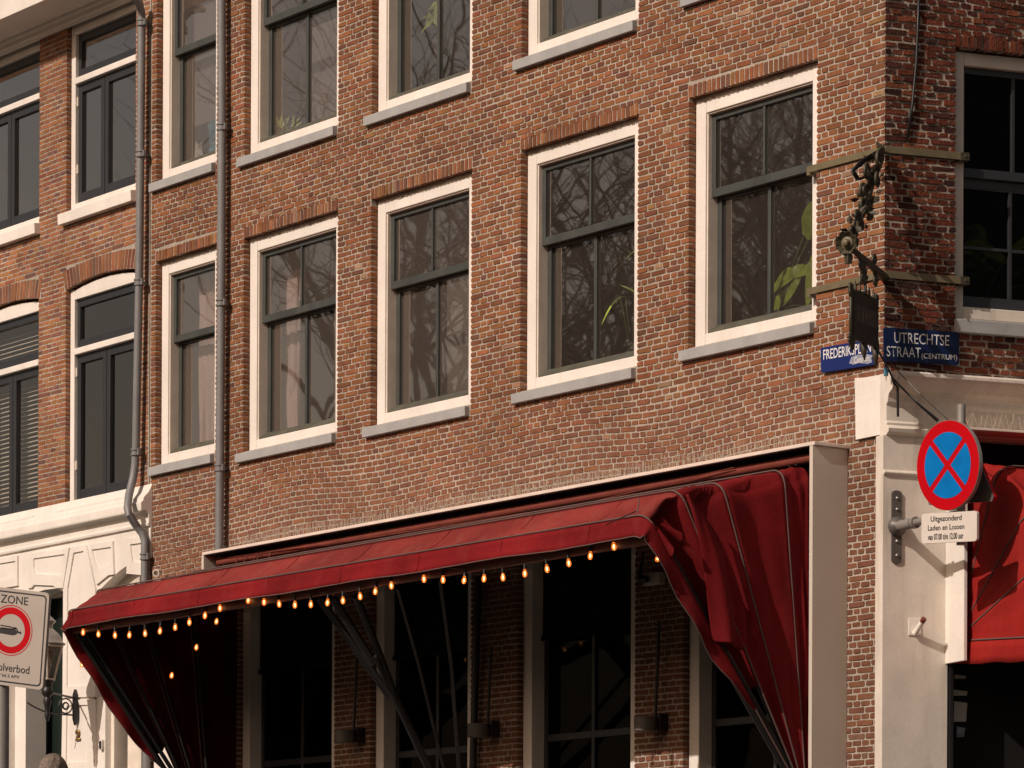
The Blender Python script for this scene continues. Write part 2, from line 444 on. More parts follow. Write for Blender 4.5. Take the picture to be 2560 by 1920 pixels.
for i, z in enumerate(zz):
    if z < 5.75: colsA[i] = colsA[i] * .80  # darker lower brick, with some awning shade put into the colour
for (a, b, z0, z1) in win_rows + top_rows:
    s_ = soldiers(rng, a - .02, b + .008, z1 + .004, z1 + .108, .0585)
    qa += s_; deepA += [True] * len(s_)
    colsA = np.concatenate([colsA, palette(rng, len(s_), RED, REDW) * 1.04])
g = .009
holesA = [[(a - g, z0), (b + g, z0), (b + g, z1 + g), (a - g, z1 + g)] for (a, b, z0, z1) in win_rows + top_rows + GW]
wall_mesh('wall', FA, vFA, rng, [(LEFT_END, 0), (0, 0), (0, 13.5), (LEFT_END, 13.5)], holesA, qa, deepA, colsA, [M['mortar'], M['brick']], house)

# side street front
BW = (.600, 2.16, 6.80, 8.84)
qb, deepB = lay(rng, 4.9, 12.2, .0499, .1955, lambda z: (0.0, 2.9), [(BW[0], BW[1], BW[2], BW[3]), (BW[0] - .02, BW[1] + .02, BW[3], BW[3] + .115)],
                gap=.012, warp=lambda s, z: -.012 * s + .008 * math.sin(3 * s + z * 1.4))
sb = soldiers(rng, BW[0] - .015, BW[1] + .015, BW[3] + .004, BW[3] + .112, .0585)
qb += sb; deepB += [True] * len(sb)
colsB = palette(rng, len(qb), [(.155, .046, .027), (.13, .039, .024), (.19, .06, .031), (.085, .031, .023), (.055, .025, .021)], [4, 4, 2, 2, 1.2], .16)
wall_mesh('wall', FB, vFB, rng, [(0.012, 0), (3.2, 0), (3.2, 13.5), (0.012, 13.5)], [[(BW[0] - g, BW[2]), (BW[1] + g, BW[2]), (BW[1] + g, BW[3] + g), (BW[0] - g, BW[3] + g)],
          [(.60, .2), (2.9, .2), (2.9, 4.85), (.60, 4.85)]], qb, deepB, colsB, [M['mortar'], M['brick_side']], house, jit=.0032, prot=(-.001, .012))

# the back of the house, its floors and its rooms, so that the panes look into something
mb = MB()
P = [(LEFT_END, .3), (-.02, .3), (FB(3.2, 0, -.3)[0], FB(3.2, 0, -.3)[1]), (FB(3.2, 0, -.3)[0], 4.2), (LEFT_END, 4.2)]
n = len(P)
for z0, z1 in ((.0, .3), (6.0, 6.2), (9.15, 9.3), (13.3, 13.5)):
    mb.add([(x, y, z0) for x, y in P] + [(x, y, z1) for x, y in P], [tuple(range(n - 1, -1, -1)), tuple(range(n, 2 * n))] + [(i, (i + 1) % n, n + (i + 1) % n, n + i) for i in range(n)])
mb.build('floor', M['room'], house)
mb = MB()
mb.box(FA, LEFT_END, 1.8, 0, 13.5, -4.4, -4.2); mb.box(FA, LEFT_END, LEFT_END + .06, 0, 13.5, -4.2, -.32)
for s_ in (-9.33, -7.1, -4.95): mb.box(FA, s_ - .05, s_ + .05, 6.2, 13.3, -4.2, -.32)
for s_ in (-9.3, -.35): mb.box(FA, s_ - .05, s_ + .05, .3, 6.0, -4.2, -.32)
p0 = FB(3.2, 0, -.02); mb.box8([(p0[0], p0[1], 0), (p0[0] + .1, p0[1], 0), (p0[0] + .1, 4.4, 0), (p0[0], 4.4, 0), (p0[0], p0[1], 13.5), (p0[0] + .1, p0[1], 13.5), (p0[0] + .1, 4.4, 13.5), (p0[0], 4.4, 13.5)])
mb.build('partition', M['room'], house)

# ------------------------------------------------------------------ sash windows
def ring(mb, Fn, a0, a1, z0, z1, ws, wb, wt, d0, d1, mi=0):
    mb.box(Fn, a0, a0 + ws, z0, z1, d0, d1, mi); mb.box(Fn, a1 - ws, a1, z0, z1, d0, d1, mi)
    mb.box(Fn, a0 + ws + .0015, a1 - ws - .0015, z0, z0 + wb, d0, d1 - .001, mi); mb.box(Fn, a0 + ws + .0015, a1 - ws - .0015, z1 - wt, z1, d0, d1 - .0015, mi)

def pane(Fn, a0, a1, z0, z1, d, m, parent):
    b = MB(); b.add([Fn(a0, z0, d), Fn(a1, z0, d), Fn(a1, z1, d), Fn(a0, z1, d)], [(0, 1, 2, 3)])
    return b.build('pane', m, parent, recalc=False)

def sash_window(Fn, a, b, z0, z1, bars=1, glass='glass', split=.357, sill=True, shade=False):
    fr = MB(); ring(fr, Fn, a + .002, b - .002, z0, z1 - .004, .125, .105, .125, -.20, -.065)
    w_ = fr.build('window', M['cream'], house, bevel=.006)
    jb = MB(); i0, i1, j0, j1 = a + .127, b - .127, z0 + .105, z1 - .129
    for (x0, x1) in ((i0 - .004, i0 + .012), (i1 - .012, i1 + .004)): jb.box(Fn, x0, x1, j0, j1, -.21, -.082)
    jb.box(Fn, i0 + .012, i1 - .012, j1 - .012, j1 + .003, -.21, -.082)
    jb.build('jamb', M['jamb'], w_, bevel=.003)
    i0 += .012; i1 -= .012; j1 -= .012
    zm = j1 - (j1 - j0) * split
    up = MB(); ring(up, Fn, i0, i1, zm - .035, j1, .048, .068, .046, -.165, -.118)
    lo = MB(); lo.box(Fn, i0, i0 + .052, j0, zm, -.225, -.178); lo.box(Fn, i1 - .052, i1, j0, zm, -.225, -.178)
    lo.box(Fn, i0 + .052, i1 - .052, zm - .05, zm, -.225, -.178)
    for k in range(bars):
        x = i0 + (i1 - i0) * (k + 1) / (bars + 1)
        up.box(Fn, x - .012, x + .012, zm + .033, j1 - .046, -.158, -.123)
        up.box(Fn, x - .020, x + .020, zm + .034, zm + .085, -.16, -.117)
        lo.box(Fn, x - .019, x + .019, j0 + .05, zm - .05, -.222, -.181)
    us = up.build('sash', M['sash'], w_, bevel=.004); ls = lo.build('sash', M['sash'], w_, bevel=.004)
    br = MB(); br.extrude(lambda p, z, d: Fn(p, z, d), [(-.22, j0 - .002), (-.085, j0 - .002), (-.09, j0 + .022), (-.172, j0 + .075), (-.22, j0 + .078)], i0, i1)
    br.build('bottom_rail', M['rail'], w_, bevel=.004)
    pane(Fn, i0 + .03, i1 - .03, zm + .01, j1 - .03, -.145, M[glass], w_)
    pane(Fn, i0 + .03, i1 - .03, j0 + .04, zm - .03, -.204, M[glass], w_)
    # ragged mortar bedding over the head
    bd = MB(); rows = []
    x = a
    top = []; bot = []
    while x < b:
        top.append((x, z1 + .003)); bot.append((x, z1 - .016 - abs(rng.normal(0, .010)))); x += rng.uniform(.02, .06)
    bd.grid([[Fn(p, z, -.0585) for p, z in top], [Fn(p, z, -.0585) for p, z in bot], [Fn(p, z, -.0655) for p, z in bot]])
    bd.build('bedding', M['mortar'], w_, recalc=False)
    if sill:
        s_ = MB(); s_.extrude(Fn, [(-.07, z0 - .102), (.048, z0 - .102), (.05, z0 - .018), (-.066, z0 - .001)], a - .075, b - .02)
        s_.build('sill', M['stone'], w_, bevel=.005)
    return w_

HZ = ['glass', 'glass', 'glass_hazy', 'glass_hazy', 'glass_hazy']
for i, (a, b, z0, z1) in enumerate(win_rows):
    sash_window(FA, a, b, z0, z1, 1 if i < 4 else 0, HZ[i])
for i, (a, b, z0, z1) in enumerate(top_rows):
    sash_window(FA, a, b, z0, z1, 1 if i < 4 else 0, ['glass', 'glass', 'glass', 'glass_hazy', 'glass_hazy'][i])
# side street window: three lights wide
a, b, z0, z1 = BW
fr = MB(); ring(fr, FB, a + .002, b - .002, z0, z1 - .004, .10, .10, .10, -.20, -.065)
bwin = fr.build('window', M['cream_old'], house, bevel=.006)
i0, i1, j0, j1 = a + .102, b - .102, z0 + .10, z1 - .104; zm = j0 + (j1 - j0) * .56
sa = MB(); ring(sa, FB, i0, i1, zm - .03, j1, .03, .07, .05, -.16, -.112); sa.box(FB, i0 + .03, i1 - .03, zm - .10, zm - .03, -.20, -.15)
ring(sa, FB, i0, i1, j0, zm - .10, .03, .10, .01, -.20, -.15)
for k in (1, 2):
    x = i0 + (i1 - i0) * k / 3
    sa.box(FB, x - .014, x + .014, zm + .04, j1 - .05, -.155, -.118); sa.box(FB, x - .014, x + .014, j0 + .1, zm - .11, -.195, -.155)
sa.box(FB, i0 + .03, i1 - .03, j0 + .46, j0 + .485, -.193, -.157)
sa.build('sash', M['dark'], bwin, bevel=.003)
pane(FB, i0 + .02, i1 - .02, zm + .02, j1 - .03, -.14, M['glass_dark'], bwin); pane(FB, i0 + .02, i1 - .02, j0 + .05, zm - .06, -.18, M['glass_dark'], bwin)
s_ = MB(); s_.extrude(FB, [(-.07, z0 - .12), (.055, z0 - .12), (.055, z0 - .02), (-.066, z0 - .001)], a - .01, b + .05); s_.build('sill', M['stone'], bwin, bevel=.005)

# ground floor windows under the awning
for i, (a, b, z0, z1) in enumerate(GW):
    fr = MB(); ring(fr, FA, a + .002, b - .002, z0 + .002, z1 - .002, .125, .12, .12, -.26, -.055)
    w_ = fr.build('window', M['cream'], house, bevel=.006)
    i0, i1 = a + .128, b - .128
    sh = MB(); ring(sh, FA, i0, i1, z0 + .122, z1 - .122, .05, .10, .05, -.235, -.185)
    x = (i0 + i1) / 2
    sh.box(FA, x - .02, x + .02, z0 + .222, z1 - .172, -.23, -.19)
    zb = qA(1400, 1843, -.19)[1] if i != 1 else qA(1080, 1880, -.19)[1]
    sh.box(FA, i0 + .05, x - .02, zb - .03, zb + .03, -.231, -.189); sh.box(FA, x + .02, i1 - .05, zb - .03, zb + .03, -.231, -.189)
    sh.build('sash', M['dark'], w_, bevel=.003)
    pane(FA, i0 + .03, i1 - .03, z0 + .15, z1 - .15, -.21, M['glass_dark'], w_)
    if i < 3:
        zb = [qA(655, 1685, -.165)[1], qA(975, 1652, -.165)[1], qA(1347, 1604, -.165)[1]][i]
        bl = MB(); bl.box(FA, a + .127, b - .127, zb + .04, z1 - .124, -.175, -.17); bl.box(FA, a + .127, b - .127, zb, zb + .04, -.18, -.15)
        bl.build('roller_screen', M['blind'], w_)
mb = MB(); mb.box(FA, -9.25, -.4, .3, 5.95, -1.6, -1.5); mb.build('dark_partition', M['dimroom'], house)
# ------------------------------------------------------------------ side street: shop front mouldings on the corner house
T0 = -.06
prof = [(0, 5.30)]
def zB(v, u=2260, d=.1): return qB(u, v, d)[1]
ent = [(0.0, zB(1090)), (.105, zB(1090)), (.14, zB(1084)), (.15, zB(1074)), (.115, zB(1066)), (.12, zB(1060)), (.105, zB(1054)), (.105, zB(1016)),
       (.125, zB(1008)), (.135, zB(996)), (.15, zB(988)), (.20, zB(980)), (.215, zB(974)), (.24, zB(968)), (.285, zB(957)), (.30, zB(951)), (.30, zB(943)), (.28, zB(938)), (0, zB(934))]
mb = MB(); mb.extrude(FB, ent, -.03, 3.2)
mb.build('cornice', M['cream_old'], house, bevel=.003)
mb = MB(); pz = ent[0][1]
tp0, tp1 = -.055, .50
mb.box(FB, tp0, tp1, 0, pz + .002, -.02, .10)
mb.extrude(FB, [(.09, zB(1192)), (.112, zB(1190)), (.125, zB(1184)), (.112, zB(1178)), (.09, zB(1176))], tp0 + .004, tp1 - .004)
mb.build('pilaster', M['cream_old'], house, bevel=.006)
# white painted return of the cornice on the long front
pts = [qA(2137, 945, .03), qA(2139, 1099, .03), qA(2203, 1086, .03)]
edge = [qA(u, v, .03) for u, v in ((2207, 1075), (2204, 1062), (2208, 1050), (2211, 1030), (2206, 1010), (2211, 990), (2218, 985), (2222, 975), (2229, 965), (2231, 955), (2236, 945), (2234, 938), (2205, 936), (2160, 944))]
mb = MB(); mb.prism(FA, pts + edge, -.02, .03)
mb.build('cornice_return', M['cream'], house)

# ------------------------------------------------------------------ townhouse on the left
town = thing('townhouse', 'orange brick town house with white stone ground floor and dark casement windows', 'house', (LEFT_END - 3, 0, 0))
TL = []
def opn(tl, br, d=-.05):
    return qA(*tl, d)[0], qA(*br, 0)[0], qA(*br, d)[1], qA(*tl, d)[1]
a2, b2 = qA(178, 300, -.05)[0], qA(339, 300, 0)[0]
zt = qA(178, 75, -.05)[1]; zb_ = qA(178, 534, -.05)[1]
a1, b1 = a2 - (qA(178, 400, -.05)[0] - qA(98, 400, 0)[0]) - (b2 - a2), qA(98, 400, 0)[0]
zl_t = qA(178, 728, -.05)[1]; zl_b = qA(170, 1275, -.05)[1]
UP = [(a1, b1, zb_, zt), (a2, b2, zb_, zt)]; LOW = [(a1, b1, zl_b, zl_t), (a2, b2, zl_b, zl_t)]
TE = -18.5
opsL = []
ARC = .062
for (a, b, z0, z1) in UP: opsL.append((a, b, z0 - .1, z1 + .4))
for (a, b, z0, z1) in LOW:
    opsL.append((a, b, z0 - .1, z1)); opsL.append((a - .05, b + .05, z1 - .001, z1 + .21))
    for k in range(5): opsL.append((a + (b - a) * k / 12, b - (b - a) * k / 12, z1 + .2 + ARC * k / 6, z1 + .215 + ARC * (k + 1) / 6))
ORG = [(.32, .132, .062), (.36, .155, .07), (.28, .108, .06), (.23, .105, .075), (.31, .145, .08), (.20, .105, .085)]
ql, deepL = lay(rng, 6.24, 12.4, .0495, .225, lambda z: (TE, LEFT_END - .03), opsL, gap=.0115, warp=lambda s, z: .006 * math.sin(1.3 * s + z), split=.3, gs=.005)
cl = palette(rng, len(ql), ORG, [5, 3.5, 3.5, 2, 2, 1])
for (a, b, z0, z1) in LOW:
    s_ = soldiers(rng, a - .02, b + .02, z1 + .004, z1 + .205, .062, arc=ARC, flare=.06)
    ql += s_; deepL += [True] * len(s_); cl = np.concatenate([cl, palette(rng, len(s_), ORG, [5, 1, 4, 2, 4, 1]) * .9])
hl = []
for (a, b, z0, z1) in UP: hl.append([(a - g, z0), (b + g, z0), (b + g, z1 + .35), (a - g, z1 + .35)])
for (a, b, z0, z1) in LOW:
    hl.append([(a - g, z0), (b + g, z0)] + [(b + g - (b - a + 2 * g) * k / 10, z1 + g + ARC * (1 - (1 - 2 * k / 10) ** 2)) for k in range(11)])
wall_mesh('wall', FA, vFA, rng, [(TE, 6.22), (LEFT_END - .012, 6.22), (LEFT_END - .012, 13), (TE, 13)], hl, ql, deepL, cl, [M['mortar'], M['brick']], town, mort=-.002, prot=(.0, .0022), jit=.0013)
mb = MB(); mb.box(FA, TE, LEFT_END - .02, 0, 13.2, -4.3, -4.1); mb.box(FA, LEFT_END - .1, LEFT_END - .02, 0, 13.2, -4.1, -.32); mb.box(FA, TE, TE + .1, 0, 13.2, -4.1, -.32)
for z in (1.9, 5.9, 9.0, 13.0): mb.box(FA, TE + .1, LEFT_END - .1, z, z + .12, -4.1, -.32)
mb.build('partition', M['room'], town)

def casement(a, b, z0, z1, arc, ztr, split):
    gm = M['glass_clear' if arc else 'glass_calm']
    fr = MB(); st = .085
    fr.box(FA, a + .002, a + st, z0, z1, -.18, -.05); fr.box(FA, b - st, b - .002, z0, z1, -.18, -.05)
    fr.box(FA, a + st, b - st, z0, z0 + .085, -.18, -.05)
    pts = [(a + st, z1 - .075), (b - st, z1 - .075), (b - st, z1 - .001)] if arc else []
    if arc:
        top = [(b - .002 - (b - a - .004) * k / 12, z1 - .02 + arc * (1 - (1 - 2 * k / 12) ** 2)) for k in range(13)]
        fr.prism(FA, [(a + st, z1 - .10), (b - st, z1 - .10), (b - st, z1 - .02)] + top[1:-1] + [(a + st, z1 - .02)], -.18, -.05); zc = z1 - .10
    else:
        fr.box(FA, a + st, b - st, z1 - .07, z1, -.18, -.05); zc = z1 - .07; fr.box(FA, a + .002, b - .002, z1 + .0005, z1 + .3, -.18, -.05)
    fr.box(FA, a + st, b - st, ztr - .032, ztr + .032, -.17, -.04)
    w_ = fr.build('window', M['cream'], town, bevel=.006)
    i0, i1 = a + st + .003, b - st - .003
    s1 = MB(); ring(s1, FA, i0, i1, ztr + .036, zc - .004, .05, .085, .075, -.15, -.085); s1.build('sash', M['dark'], w_, bevel=.005)
    x = i0 + (i1 - i0) * split
    for (p, q) in ((i0, x - .006), (x + .006, i1)):
        s2 = MB(); ring(s2, FA, p, q, z0 + .09, ztr - .036, .068, .10, .085, -.15, -.085); s2.build('sash', M['dark'], w_, bevel=.005)
        pane(FA, p + .05, q - .05, z0 + .15, ztr - .1, -.115, gm, w_)
    pane(FA, i0 + .03, i1 - .03, ztr + .08, zc - .05, -.115, gm, w_)
    hg = MB()
    for z in (ztr - .25, z0 + .4): hg.box(FA, i0 - .012, i0 + .014, z, z + .09, -.085, -.07)
    hg.build('hinge', M['jamb'], w_)
    return w_
for k, (a, b, z0, z1) in enumerate(UP): casement(a, b, z0, z1, 0, qA(191, 203, -.05)[1], .44)
for k, (a, b, z0, z1) in enumerate(LOW): casement(a, b, z0, z1, ARC, qA(191, 879, -.05)[1], .49)
for (a, b, z0, z1) in UP + LOW:
    mb = MB(); mb.extrude(FA, [(-.05, z0 - .125), (.07, z0 - .125), (.075, z0 - .015), (-.05, z0)], a - .06, min(b + .03, LEFT_END)); mb.build('window_sill', M['cream'], town, bevel=.006)
# blinds behind the lowest left panes
mb = MB(); a, b, z0, z1 = LOW[0]
for k in range(44):
    z = z0 + .12 + k * .048
    if z < z1 - .2: mb.box8([FA(a + .1, z, -.22), FA(b - .1, z, -.22), FA(b - .1, z + .022, -.26), FA(a + .1, z + .022, -.26), FA(a + .1, z + .003, -.22), FA(b - .1, z + .003, -.22), FA(b - .1, z + .025, -.26), FA(a + .1, z + .025, -.26)])
mb.build('venetian_blind', M['jamb'], town)
# big cornice at the eaves
zj = qA(330, 0, .02)[1]
zf = zj + .02
D = .52
eav = [(0, zt + .005), (.03, zt + .005), (.035, zt + .03), (.055, zt + .04), (.06, zt + .075), (.085, zt + .095), (.09, zt + .12), (D - .04, zt + .135), (D - .03, zt + .115), (D, zt + .115), (D, zt + .32), (D + .03, zt + .35), (D + .06, zt + .44), (D + .07, zt + .50), (0, zt + .54)]
mb = MB(); mb.extrude(FA, eav, TE, LEFT_END - .25); mb.build('eaves_cornice', M['cream'], town, bevel=.004)
# white string course over the ground floor
def zL(v, d=0.): return qA(0, v, d)[1]
c0 = [(0, zL(1398)), (.019, zL(1398)), (.019, zL(1390)), (.045, zL(1390)), (.05, zL(1384)), (.04, zL(1381)), (.04, zL(1362)), (.055, zL(1358)), (.07, zL(1353, .03)), (.085, zL(1350, .06)),
      (.125, zL(1349, .125)), (.13, zL(1345, .13)), (.13, zL(1329, .13)), (.115, zL(1326, .12)), (.105, zL(1324, .11)), (.10, zL(1318, .10)), (.04, zL(1306, .05)), (0, zL(1290))]
mb = MB(); mb.extrude(FA, c0, TE, LEFT_END + .06); mb.build('string_cornice', M['cream'], town, bevel=.004)
# panelled ground floor
GX = lambda u, v=1500: qA(u, v, .03)[0]
DO = (GX(63, 1600), GX(155, 1600), qA(110, 1477, .03)[1]); DR = (GX(241, 1700), LEFT_END + .0, qA(262, 1462, .03)[1])
GT = zL(1396, .02)
mb = MB()
def face(pts): mb.prism(FA, pts, -.22, .02)
face([(TE, 2.2), (DO[0], 2.2), (DO[0], GT), (TE, GT)])
face([(DO[1], 2.2), (DR[0], 2.2), (DR[0], GT), (DO[1], GT)])
wd_ = DO[1] - DO[0]
face([(DO[0] + .0005, DO[2] - .05), (DO[0] + wd_ * .2, DO[2] - .005), (DO[0] + wd_ * .5, DO[2] + .012), (DO[0] + wd_ * .8, DO[2] + .005), (DO[1] - .0005, DO[2] - .03), (DO[1] - .0005, GT), (DO[0] + .0005, GT)])
arcp = [(DR[0] + .0005 + (LEFT_END + .06 - DR[0]) * k / 10, DR[2] - .06 + .25 * math.sin(PI * .5 * min(1, k / 8.5))) for k in range(11)]
face(arcp + [(LEFT_END + .06, GT), (DR[0] + .0005, GT)])
mb.build('ground_floor_front', M['cream'], town)
def panel(outer, inner, name='wall_panel', d=.042, rec=.026):
    O = [qA(u, v, d) for u, v in outer]; I = [qA(u, v, d) for u, v in inner]
    n = len(O); mb = MB()
    vs = [FA(s, z, d) for s, z in O] + [FA(s, z, d) for s, z in I] + [FA(s, z, rec) for s, z in I] + [FA(s, z, .019) for s, z in O]
    fs = [tuple(range(2 * n, 3 * n))]
    for i in range(n):
        j = (i + 1) % n
        fs += [(i, j, n + j, n + i), (n + i, n + j, 2 * n + j, 2 * n + i), (3 * n + i, 3 * n + j, j, i)]
    mb.add(vs, fs); mb.build(name, M['cream'], town)
panel([(-40, 1402), (43, 1388), (43, 1464), (-40, 1478)], [(-34, 1414), (38, 1402), (36, 1442), (-34, 1462)])
panel([(73, 1384), (172, 1369), (157, 1470), (140, 1470), (132, 1464), (84, 1462), (78, 1470), (68, 1470)], [(83, 1396), (161, 1385), (156, 1412), (151, 1438), (130, 1437), (110, 1436), (87, 1434), (84, 1420)], 'voussoir')
panel([(176, 1367), (215, 1362), (238, 1472), (238, 1742), (156, 1744), (158, 1470)], [(183, 1382), (208, 1377), (219, 1470), (219, 1713), (166, 1716), (168, 1470)], 'pier_panel')
panel([(222, 1361), (281, 1352), (284, 1436), (270, 1438), (240, 1462), (234, 1440)], [(229, 1374), (277, 1367), (277, 1390), (274, 1411), (244, 1423), (236, 1400)], 'voussoir')
panel([(316, 1347), (356, 1342), (358, 1438), (316, 1434)], [(325, 1361), (352, 1357), (352, 1406), (330, 1404)], 'voussoir')
panel([(156, 1750), (238, 1748), (238, 1990), (152, 1990)], [(166, 1764), (219, 1762), (217, 1904), (164, 1906)], 'pier_panel')
# doors and shutters recessed behind that front
def rec(u0, u1, v0, v1, d0, d1, m, name):
    b = MB(); s0 = qA(u0, v1, d1)[0]; s1 = qA(u1, v1, d1)[0]; b.box(FA, s0, s1, qA(u0, v1, d1)[1], qA(u0, v0, d1)[1], d0, d1); return b.build(name, M[m], town, bevel=.006)
rec(-10, 20, 1690, 2000, -.05, .10, 'cream', 'door_post')
rec(34, 62, 1480, 2000, -.2, -.06, 'jamb', 'door_jamb')
dr = rec(60, 175, 1480, 2000, -.34, -.30, 'greendoor', 'door')
rec(94, 116, 1480, 2000, -.298, -.26, 'greendoor', 'door_stile')
rec(62, 160, 1497, 1505, -.298, -.2, 'jamb', 'transom_bar')
rec(232, 262, 1745, 2000, -.28, .02, 'cream', 'door_jamb')
rec(264, 284, 1745, 2000, -.3, -.05, 'cream_old', 'door_jamb')
rec(240, 372, 1420, 1560, -.16, -.12, 'cream_old', 'arch_panel')
rec(280, 325, 1700, 2000, -.34, -.24, 'greendoor', 'door'); rec(318, 352, 1500, 2000, -.30, -.14, 'jamb', 'door_jamb')
rec(384, 440, 1800, 2000, -.20, .02, 'cream', 'door_post')
# ------------------------------------------------------------------ ground
mb = MB(); mb.add([(-120, -120, 0), (120, -120, 0), (120, 60, 0), (-120, 60, 0)], [(0, 1, 2, 3)]); structure(mb.build('street', M['paving'], recalc=False))
st = MB(); st.box(FA, -18, -11.2, .004, 2.36, .12, 2.2)
for k in range(9): st.box(FA, -11.2 + k * .28, -10.92 + k * .28, .004, 2.36 - .25 * (k + 1), .12, 1.2)
tag(st.build('stone_stoop', M['stone'], bevel=.01), 'grey stone stoop with steps in front of the white town house door', 'stoop')

# ------------------------------------------------------------------ drainpipes
def pipe(path, r, collars, label, name='drainpipe', brackets=()):
    t = thing(name, label, 'drainpipe', (path[0][0], path[0][1], path[-1][2]))
    mb = MB(); mb.tube(path, r, 14); mb.build('pipe', M['pipe'], t, smooth='auto')
    for p in collars:
        c = MB(); c.lathe(p, (0, 0, 1), [(r, -.035), (r + .012, -.032), (r + .012, -.018), (r + .004, -.012), (r + .004, .012), (r + .013, .018), (r + .013, .034), (r, .037)], 14)
        c.box(FA, p[0] + r * .5, p[0] + r + .03, p[2] - .03, p[2] + .03, -p[1] - .012, -p[1] + .012)
        c.box(FA, p[0] - .012, p[0] + .012, p[2] - .012, p[2] + .012, -.02, -p[1] - r * .5)
        c.build('collar', M['pipe'], t, smooth='auto')
    return t
D1 = .09
def PA(u, v, d): s, z = qA(u, v, d); return FA(s, z, d)
p1 = [PA(315, -14, .30), PA(334, -8, .22), PA(348, 6, .14), PA(353, 30, D1), PA(354, 60, D1), PA(349, 640, D1), PA(340, 1110, D1), PA(338, 1160, D1), PA(333, 1195, D1 + .02), PA(322, 1240, D1 + .09), PA(319, 1268, D1 + .15), PA(322, 1286, D1 + .15), PA(340, 1313, D1 + .05), PA(356, 1334, D1 - .01), PA(362, 1352, D1 - .02), PA(362, 1470, D1 - .02), PA(366, 1930, D1 - .02)]
pipe(p1, .040, [PA(355, 57, D1), PA(352.5, 385, D1), PA(347.5, 706, D1), PA(339.5, 1131, D1), PA(362.5, 1392, D1 - .02), PA(365, 1857, D1 - .02)],
     'grey drainpipe with a kink lower down, at the joint between the two houses')
p2 = [PA(554, -30, .085), PA(555, 300, .085), PA(553.5, 700, .085), PA(550, 1160, .085), PA(548, 1385, .085)]
pipe(p2, .042, [PA(555, 318, .085), PA(553.5, 757, .085), PA(549.5, 1170, .085)], 'straight grey drainpipe on the corner house between its two leftmost window columns')
# ------------------------------------------------------------------ hood awnings
def hoop(sl, sr, d, z, piv, Fn, nside=22, ncor=7, nfront=60, rad=.14):
    pr_, cr_ = Vector((sr, piv[0], piv[1])), Vector((sr, d, z)); cl_, pl_ = Vector((sl, d, z)), Vector((sl, piv[0], piv[1]))
    def corner(p, c, q):
        a = c + (p - c).normalized() * rad; b = c + (q - c).normalized() * rad
        return [((1 - t) ** 2) * a + 2 * t * (1 - t) * c + t * t * b for t in [k / ncor for k in range(ncor + 1)]]
    c1 = corner(pr_, cr_, cl_); c2 = corner(cr_, cl_, pl_)
    pts = [pr_.lerp(c1[0], k / nside) for k in range(nside)] + c1 + [c1[-1].lerp(c2[0], k / nfront) for k in range(1, nfront)] + c2 + [c2[-1].lerp(pl_, k / nside) for k in range(1, nside + 1)]
    return pts                                           # Vectors (s, d, z)

def smoothn(x, y, seed):
    return (math.sin(x * 1.7 + seed) * math.cos(y * 2.3 + seed * 1.7) + .5 * math.sin(x * 4.1 + y * 3.3 + seed * 2.1) + .3 * math.sin(x * 9.3 - y * 6.1 + seed))

def wrap(Fn, p): return Fn(p[0], p[2], p[1])

def hood(aw, Fn, sl, sr, ribs, piv, amps=(.20, .07, .025, .02, .015), top=.025, crk=1., flip=1):
    H = [hoop(sl, sr, d, z, piv, Fn) for d, z in ribs]
    n = len(H[0]); NS = 22; cen = Vector(((sl + sr) / 2, piv[0] + .3, piv[1] + 1))
    for k in range(len(H) - 1):
        A_, B_ = H[k], H[k + 1]; m = 12; rows = []
        amp = amps[k]; j0, j1 = (9, n - 9) if k == 0 and crk == 1. else (0, n)
        for i in range(m + 1):
            u = i / m; row = []
            for j in range(j0, j1):
                p = A_[j].lerp(B_[j], u)
                s_ = math.sin(PI * u)
                onside = j < NS + 4 or j > n - NS - 5
                v = min(j, n - 1 - j) / NS
                if onside:
                    f = math.sin(min(1, v) * PI * .5) ** .8
                    sg = flip if j < n / 2 else -flip
                    q = s_ * amp * (1 if j < n / 2 else .12) * f * (1 + .25 * math.sin(5 * v + k)) + .005 * crk * s_ * math.sin(18 * v + 9 * u + k * 2) + .012 * crk * math.sin(2 * PI * u * 1.5 + 2.5 * v + k) * s_ * f
                    p = p + Vector((-sg * q, 0, 0)); p.z -= .04 * crk * s_ * f
                else:
                    edge = min(1, min(j - NS - 4, n - NS - 5 - j) / 8)
                    p = p + Vector((0, -.5, -1)).normalized() * (top * s_ * edge) + Vector((0, .6, .8)) * (.0075 * s_ * smoothn(p.x * 2.2, u * 3, k * 1.3))
                    crease = max(0, 1 - (j - NS - 4) / 9) * s_
                    p = p + Vector((0, .3, .9)) * (.035 * crease * math.sin((j - NS) * 1.1 + 5 * u))
                row.append(wrap(Fn, p))
            rows.append(row)
        mb = MB(); mb.grid(rows)
        nn = j1 - j0; mb.m = [1 if k == 0 and NS + 3 < (q % (nn - 1)) + j0 < n - NS - 5 else 0 for q in range(len(mb.f))]
        ob = mb.build('canopy_panel', [M['redshade'], M['redshade'], M['red'], M['redfade']] if flip > 0 else [M['redbright'], M['redbright'], M['redshade'], M['redshade']], aw, smooth=True, recalc=False)
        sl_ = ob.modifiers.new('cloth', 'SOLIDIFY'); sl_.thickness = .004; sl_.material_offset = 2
    for k, h in enumerate(H[:-1]):
        mb = MB(); mb.tube([wrap(Fn, p + Vector((0, .010, .012))) for p in h], .0075, 6); mb.build('piping', M['piping'], aw, smooth=True)
        mb = MB(); mb.tube([wrap(Fn, p - Vector((flip * (.035 if j < len(h) / 2 else -.035) * min(1, max(0, (30 - min(j, len(h) - 1 - j)) / 6)), .02, .022))) for j, p in enumerate(h)], .014, 6); mb.build('rib', M['black'], aw, smooth=True)
    return H

